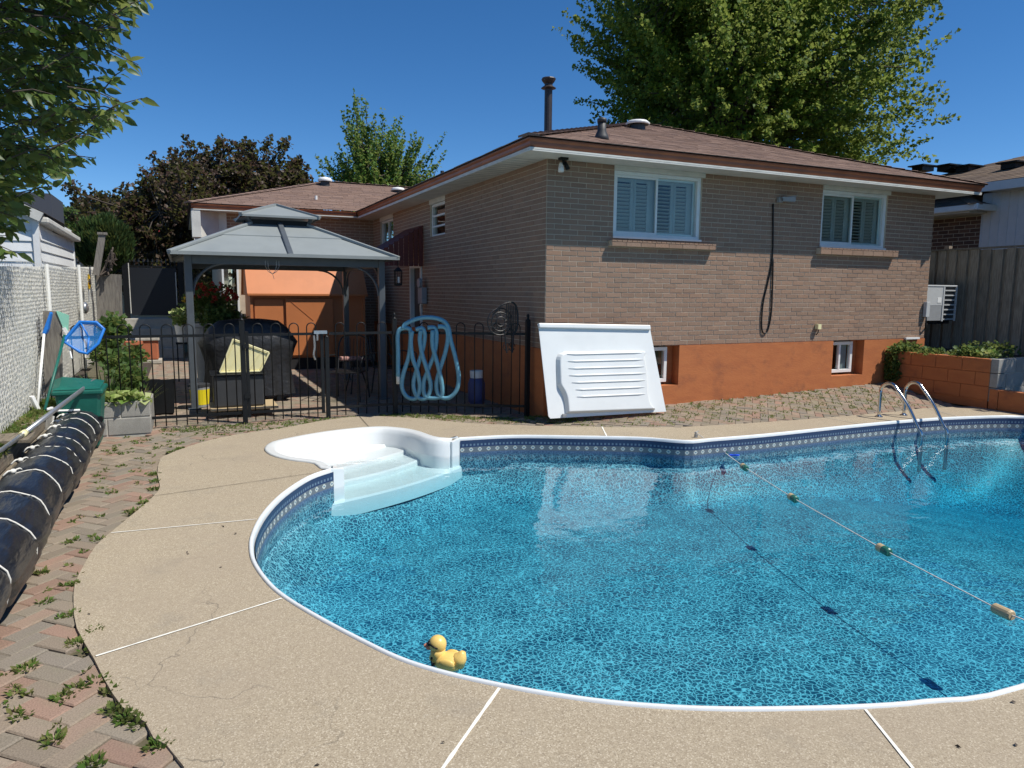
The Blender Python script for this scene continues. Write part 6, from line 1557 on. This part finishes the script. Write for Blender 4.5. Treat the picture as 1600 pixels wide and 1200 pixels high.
# garden bed behind the left fence
m=MB(); m.add([(-5.42,1.05,.03),(-4.72,1.05,.03),(-4.75,10,.03),(-5.42,10,.03)],[(0,1,2,3)]); o=m.build('garden_bed',M['soil']); o['kind']='structure'
for i,(x,y,b,r,nn,lf,mt,lb) in enumerate(((178,522,3.0,(.15,.25,.26),380,.085,'leaf_dark','tall leafy shrub with small flowers right of the blue skimmer'),(186,572,2.4,(.14,.25,.17),330,.07,'leaf_dark','dense low shrub behind the black fence right of the spiky plant'),(165,550,4.2,(.17,.35,.22),320,.08,'leaf_dark','bushy green plant deeper in the bed behind the skimmer net'),(205,590,1.9,(.15,.2,.15),450,.06,'leaf_dark','small dark shrub behind the hostas'),(178,618,1.35,(.2,.12,.08),330,.07,'leaf_dark','low leafy edging plant at the left end of the block planter'),(208,556,6.5,(.14,.4,.2),300,.08,'leaf_dark','shaded shrub beside the round terracotta pot'))):
    p=HP(x,y,b); clump('garden_shrub',lb,'shrub',p,r,nn,lf,M[mt],seed=60+i)
def spiky(name,label,c,n,L,mt,w=.022,seed=1):
    base=H2W(*c); t=veg(name,label,'plant',base); g=np.random.default_rng(seed); m=MB()
    for k in range(n):
        an=g.uniform(0,6.28); lean=g.uniform(.1,.75); l=L*g.uniform(.6,1.1); d=np.array([math.cos(an),math.sin(an),0]); s=np.array([-d[1],d[0],0])*w/2
        prev=None
        for j in range(5):
            f=j/4; p=base+d*l*(lean*f+.25*lean*f*f)+np.array([0,0,l*(f-.35*lean*f*f)]); ww=s*(1-f)**.6+s*.02
            cur=(tuple(p-ww),tuple(p+ww))
            if prev: m.add([prev[0],prev[1],cur[1],cur[0]],[(0,1,2,3)])
            prev=cur
    m.build('blades',mt,t,kind='stuff'); return t
spiky('spiky_plant','spiky green yucca like plant behind the fence above the green bin',(-4.98,1.5,.10),70,.62,M['leaf_dark'],.03,71)
spiky('spiky_plant','narrow leaved iris clump beside the spiky plant behind the fence',(-4.66,1.75,.08),50,.45,M['leaf_weed'],.016,72)
for i,(x,y) in enumerate(((172,610),(186,607),(200,606),(213,612))):
    p=HP(x,y,.92); clump('hosta',['leftmost pale variegated hosta in the grey block planter','second pale hosta from the left in the grey block planter','third pale hosta from the left in the grey block planter','rightmost pale hosta in the grey block planter, next to the fence'][i],'hosta',(p[0],.90,.385),(.095,.085,.05),75,.085,M['leaf_pale'],.85,seed=80+i,up=.1,stems=2)
# plants in the orange planter
for i,(a,b,z,r,nn,lb) in enumerate(((6.42,-.22,.72,(.24,.22,.12),650,'bushy green plant at the house corner in the orange planter'),(6.45,-.62,.69,(.20,.26,.07),420,'low spreading plant in the middle left of the orange planter'),(6.50,-1.15,.72,(.20,.22,.12),520,'leafy green plant in the middle right of the orange planter'),(6.23,-.12,.45,(.10,.16,.26),600,'vine trailing down over the corner where planter and house meet'),(7.3,-1.0,.74,(.35,.35,.14),500,'shaded creeping plant at the back of the orange planter'),(6.48,-1.48,.74,(.12,.1,.1),160,'small pale twiggy plant at the right end of the orange planter'))):
    clump('planter_plant',lb,'plant',(a,b,z),r,nn,.055,M['leaf_dark'] if i!=5 else M['leaf_pale'],seed=90+i)
# weeds in the joints
g=np.random.default_rng(55); CW=[];DW=[];SW=[]
def tuft(x,y,z,r,n,h):
    for k in range(n):
        an=g.uniform(0,6.28); CW.append((x+r*.4*math.cos(an)*g.random(),y+r*.4*math.sin(an)*g.random(),z)); DW.append((math.cos(an),math.sin(an),g.uniform(.3,1.3)*h))
def near_deck(x,y): return nearest(outer,np.array([x,y]))[0]
for k in range(520):
    a=g.uniform(-4.9,-3.0); b=g.uniform(-8,.7); P=H2W(a,b)
    if inpoly(P[0],P[1],deckpoly) or P[1]<.8: continue
    tuft(P[0],P[1],-.012,.05,int(g.uniform(4,14)),g.uniform(.4,1.2))
for k in range(26):       # larger plants along the slab edge
    i=int(g.uniform(0,len(outer))); x,y=outer[i]; a,b,_=W2H((x,y,0))
    if a<-2.8 and b<1 and y>1.5: tuft(x-.03,y,-.01,.10,int(g.uniform(25,60)),1.0)
for (x,y,n) in ((240,765,60),(118,1005,60),(150,985,50),(120,1075,40),(100,1090,40),(172,1080,35),(85,1155,55),(145,1195,55),(40,1045,50),(65,895,50),(22,1085,20),(205,800,40),(115,960,40),(210,690,25),(115,845,30),(70,940,30),(190,728,20),(175,770,25),(30,1120,25),(250,1160,16)):
    P=G(x,y,-.01); tuft(P[0],P[1],-.012,.10,n,.9)
V,F=leaf_arrays(np.array(CW),np.array(DW),.028,1.9,.3,.35,seed=57)
o=bpy.data.objects.new('joint_weeds',tri_mesh('joint_weeds',V,F,M['leaf_weed'])); COL.objects.link(o); tag(o,'small green weeds growing in the joints of the brick paving','weeds',kind='stuff')
CW=[];DW=[]
for k in range(600,2600):      # grass and dry weeds between the house, the fence and the slab
    if k<1300: a=g.uniform(0.2,5.6); b=-.05-abs(g.normal(0,.35)) if g.random()<.4 else g.uniform(-1.2,-.1)
    else:
        a=g.uniform(-4.4,.3); b=max(FB-.75,FB-.05-abs(g.normal(0,.22)))-(max(0,a+1.6)*.66 if a>-1.6 else 0)
    if k>=1300 and g.random()<.35 and a<-1.5: continue
    P=H2W(a,b)
    if inpoly(P[0],P[1],deckpoly): 
        continue
    z=zg(a,b); tuft(P[0],P[1],z,.05,int(g.uniform(3,9)),g.uniform(.3,1.0))
V,F=leaf_arrays(np.array(CW),np.array(DW),.030,2.6,.3,.4,seed=58)
o=bpy.data.objects.new('wild_grass',tri_mesh('wild_grass',V,F,M['leaf_weed'])); COL.objects.link(o); tag(o,'sparse wild grass along the fence foot and the house paving','grass',kind='stuff')
CW=[];DW=[]
for k in range(420):
    a=g.uniform(-5.48,-5.36); b=g.uniform(-4.5,.9); P=H2W(a,b); tuft(P[0],P[1],.40,.06,int(g.uniform(6,16)),1.1)
V,F=leaf_arrays(np.array(CW),np.array(DW),.055,1.6,.3,.4,seed=59)
o=bpy.data.objects.new('fence_weeds',tri_mesh('fence_weeds',V,F,M['leaf_weed'])); COL.objects.link(o); tag(o,'yellow green weeds along the foot of the white slatted fence','weeds',kind='stuff')

g=np.random.default_rng(77); CW=[];DW=[]
for k in range(90):
    x=g.uniform(-2.4,3.2); y=g.uniform(1.6,8.2)
    if inpoly(x,y,outer) and not inpoly(x,y,deck_in): CW.append((x,y,.004)); DW.append((g.normal(),g.normal(),.05))
V,F=leaf_arrays(np.array(CW),np.array(DW),.022,1.8,.5,.2,seed=78)
o=bpy.data.objects.new('leaf_litter',tri_mesh('leaf_litter',V,F,M['bark'])); COL.objects.link(o); tag(o,'tiny dry leaf scraps scattered on the concrete deck','litter',kind='stuff')
cb=H2W(9.6,-3.7,0)  # out-of-view tree, added to cast shade on the planter and deck corner
shoot_tree('unseen_shade_tree','unseen green tree added beyond the right end of the grey block wall to shade the deck corner',(cb[0],cb[1],0),(cb[0],cb[1],3.6),(1.4,1.4,1.5),170,.9,45,.10,M['leaf_dark'],seed=33,trunk_r=.12,limbs=6,width=.3,low=-.9)
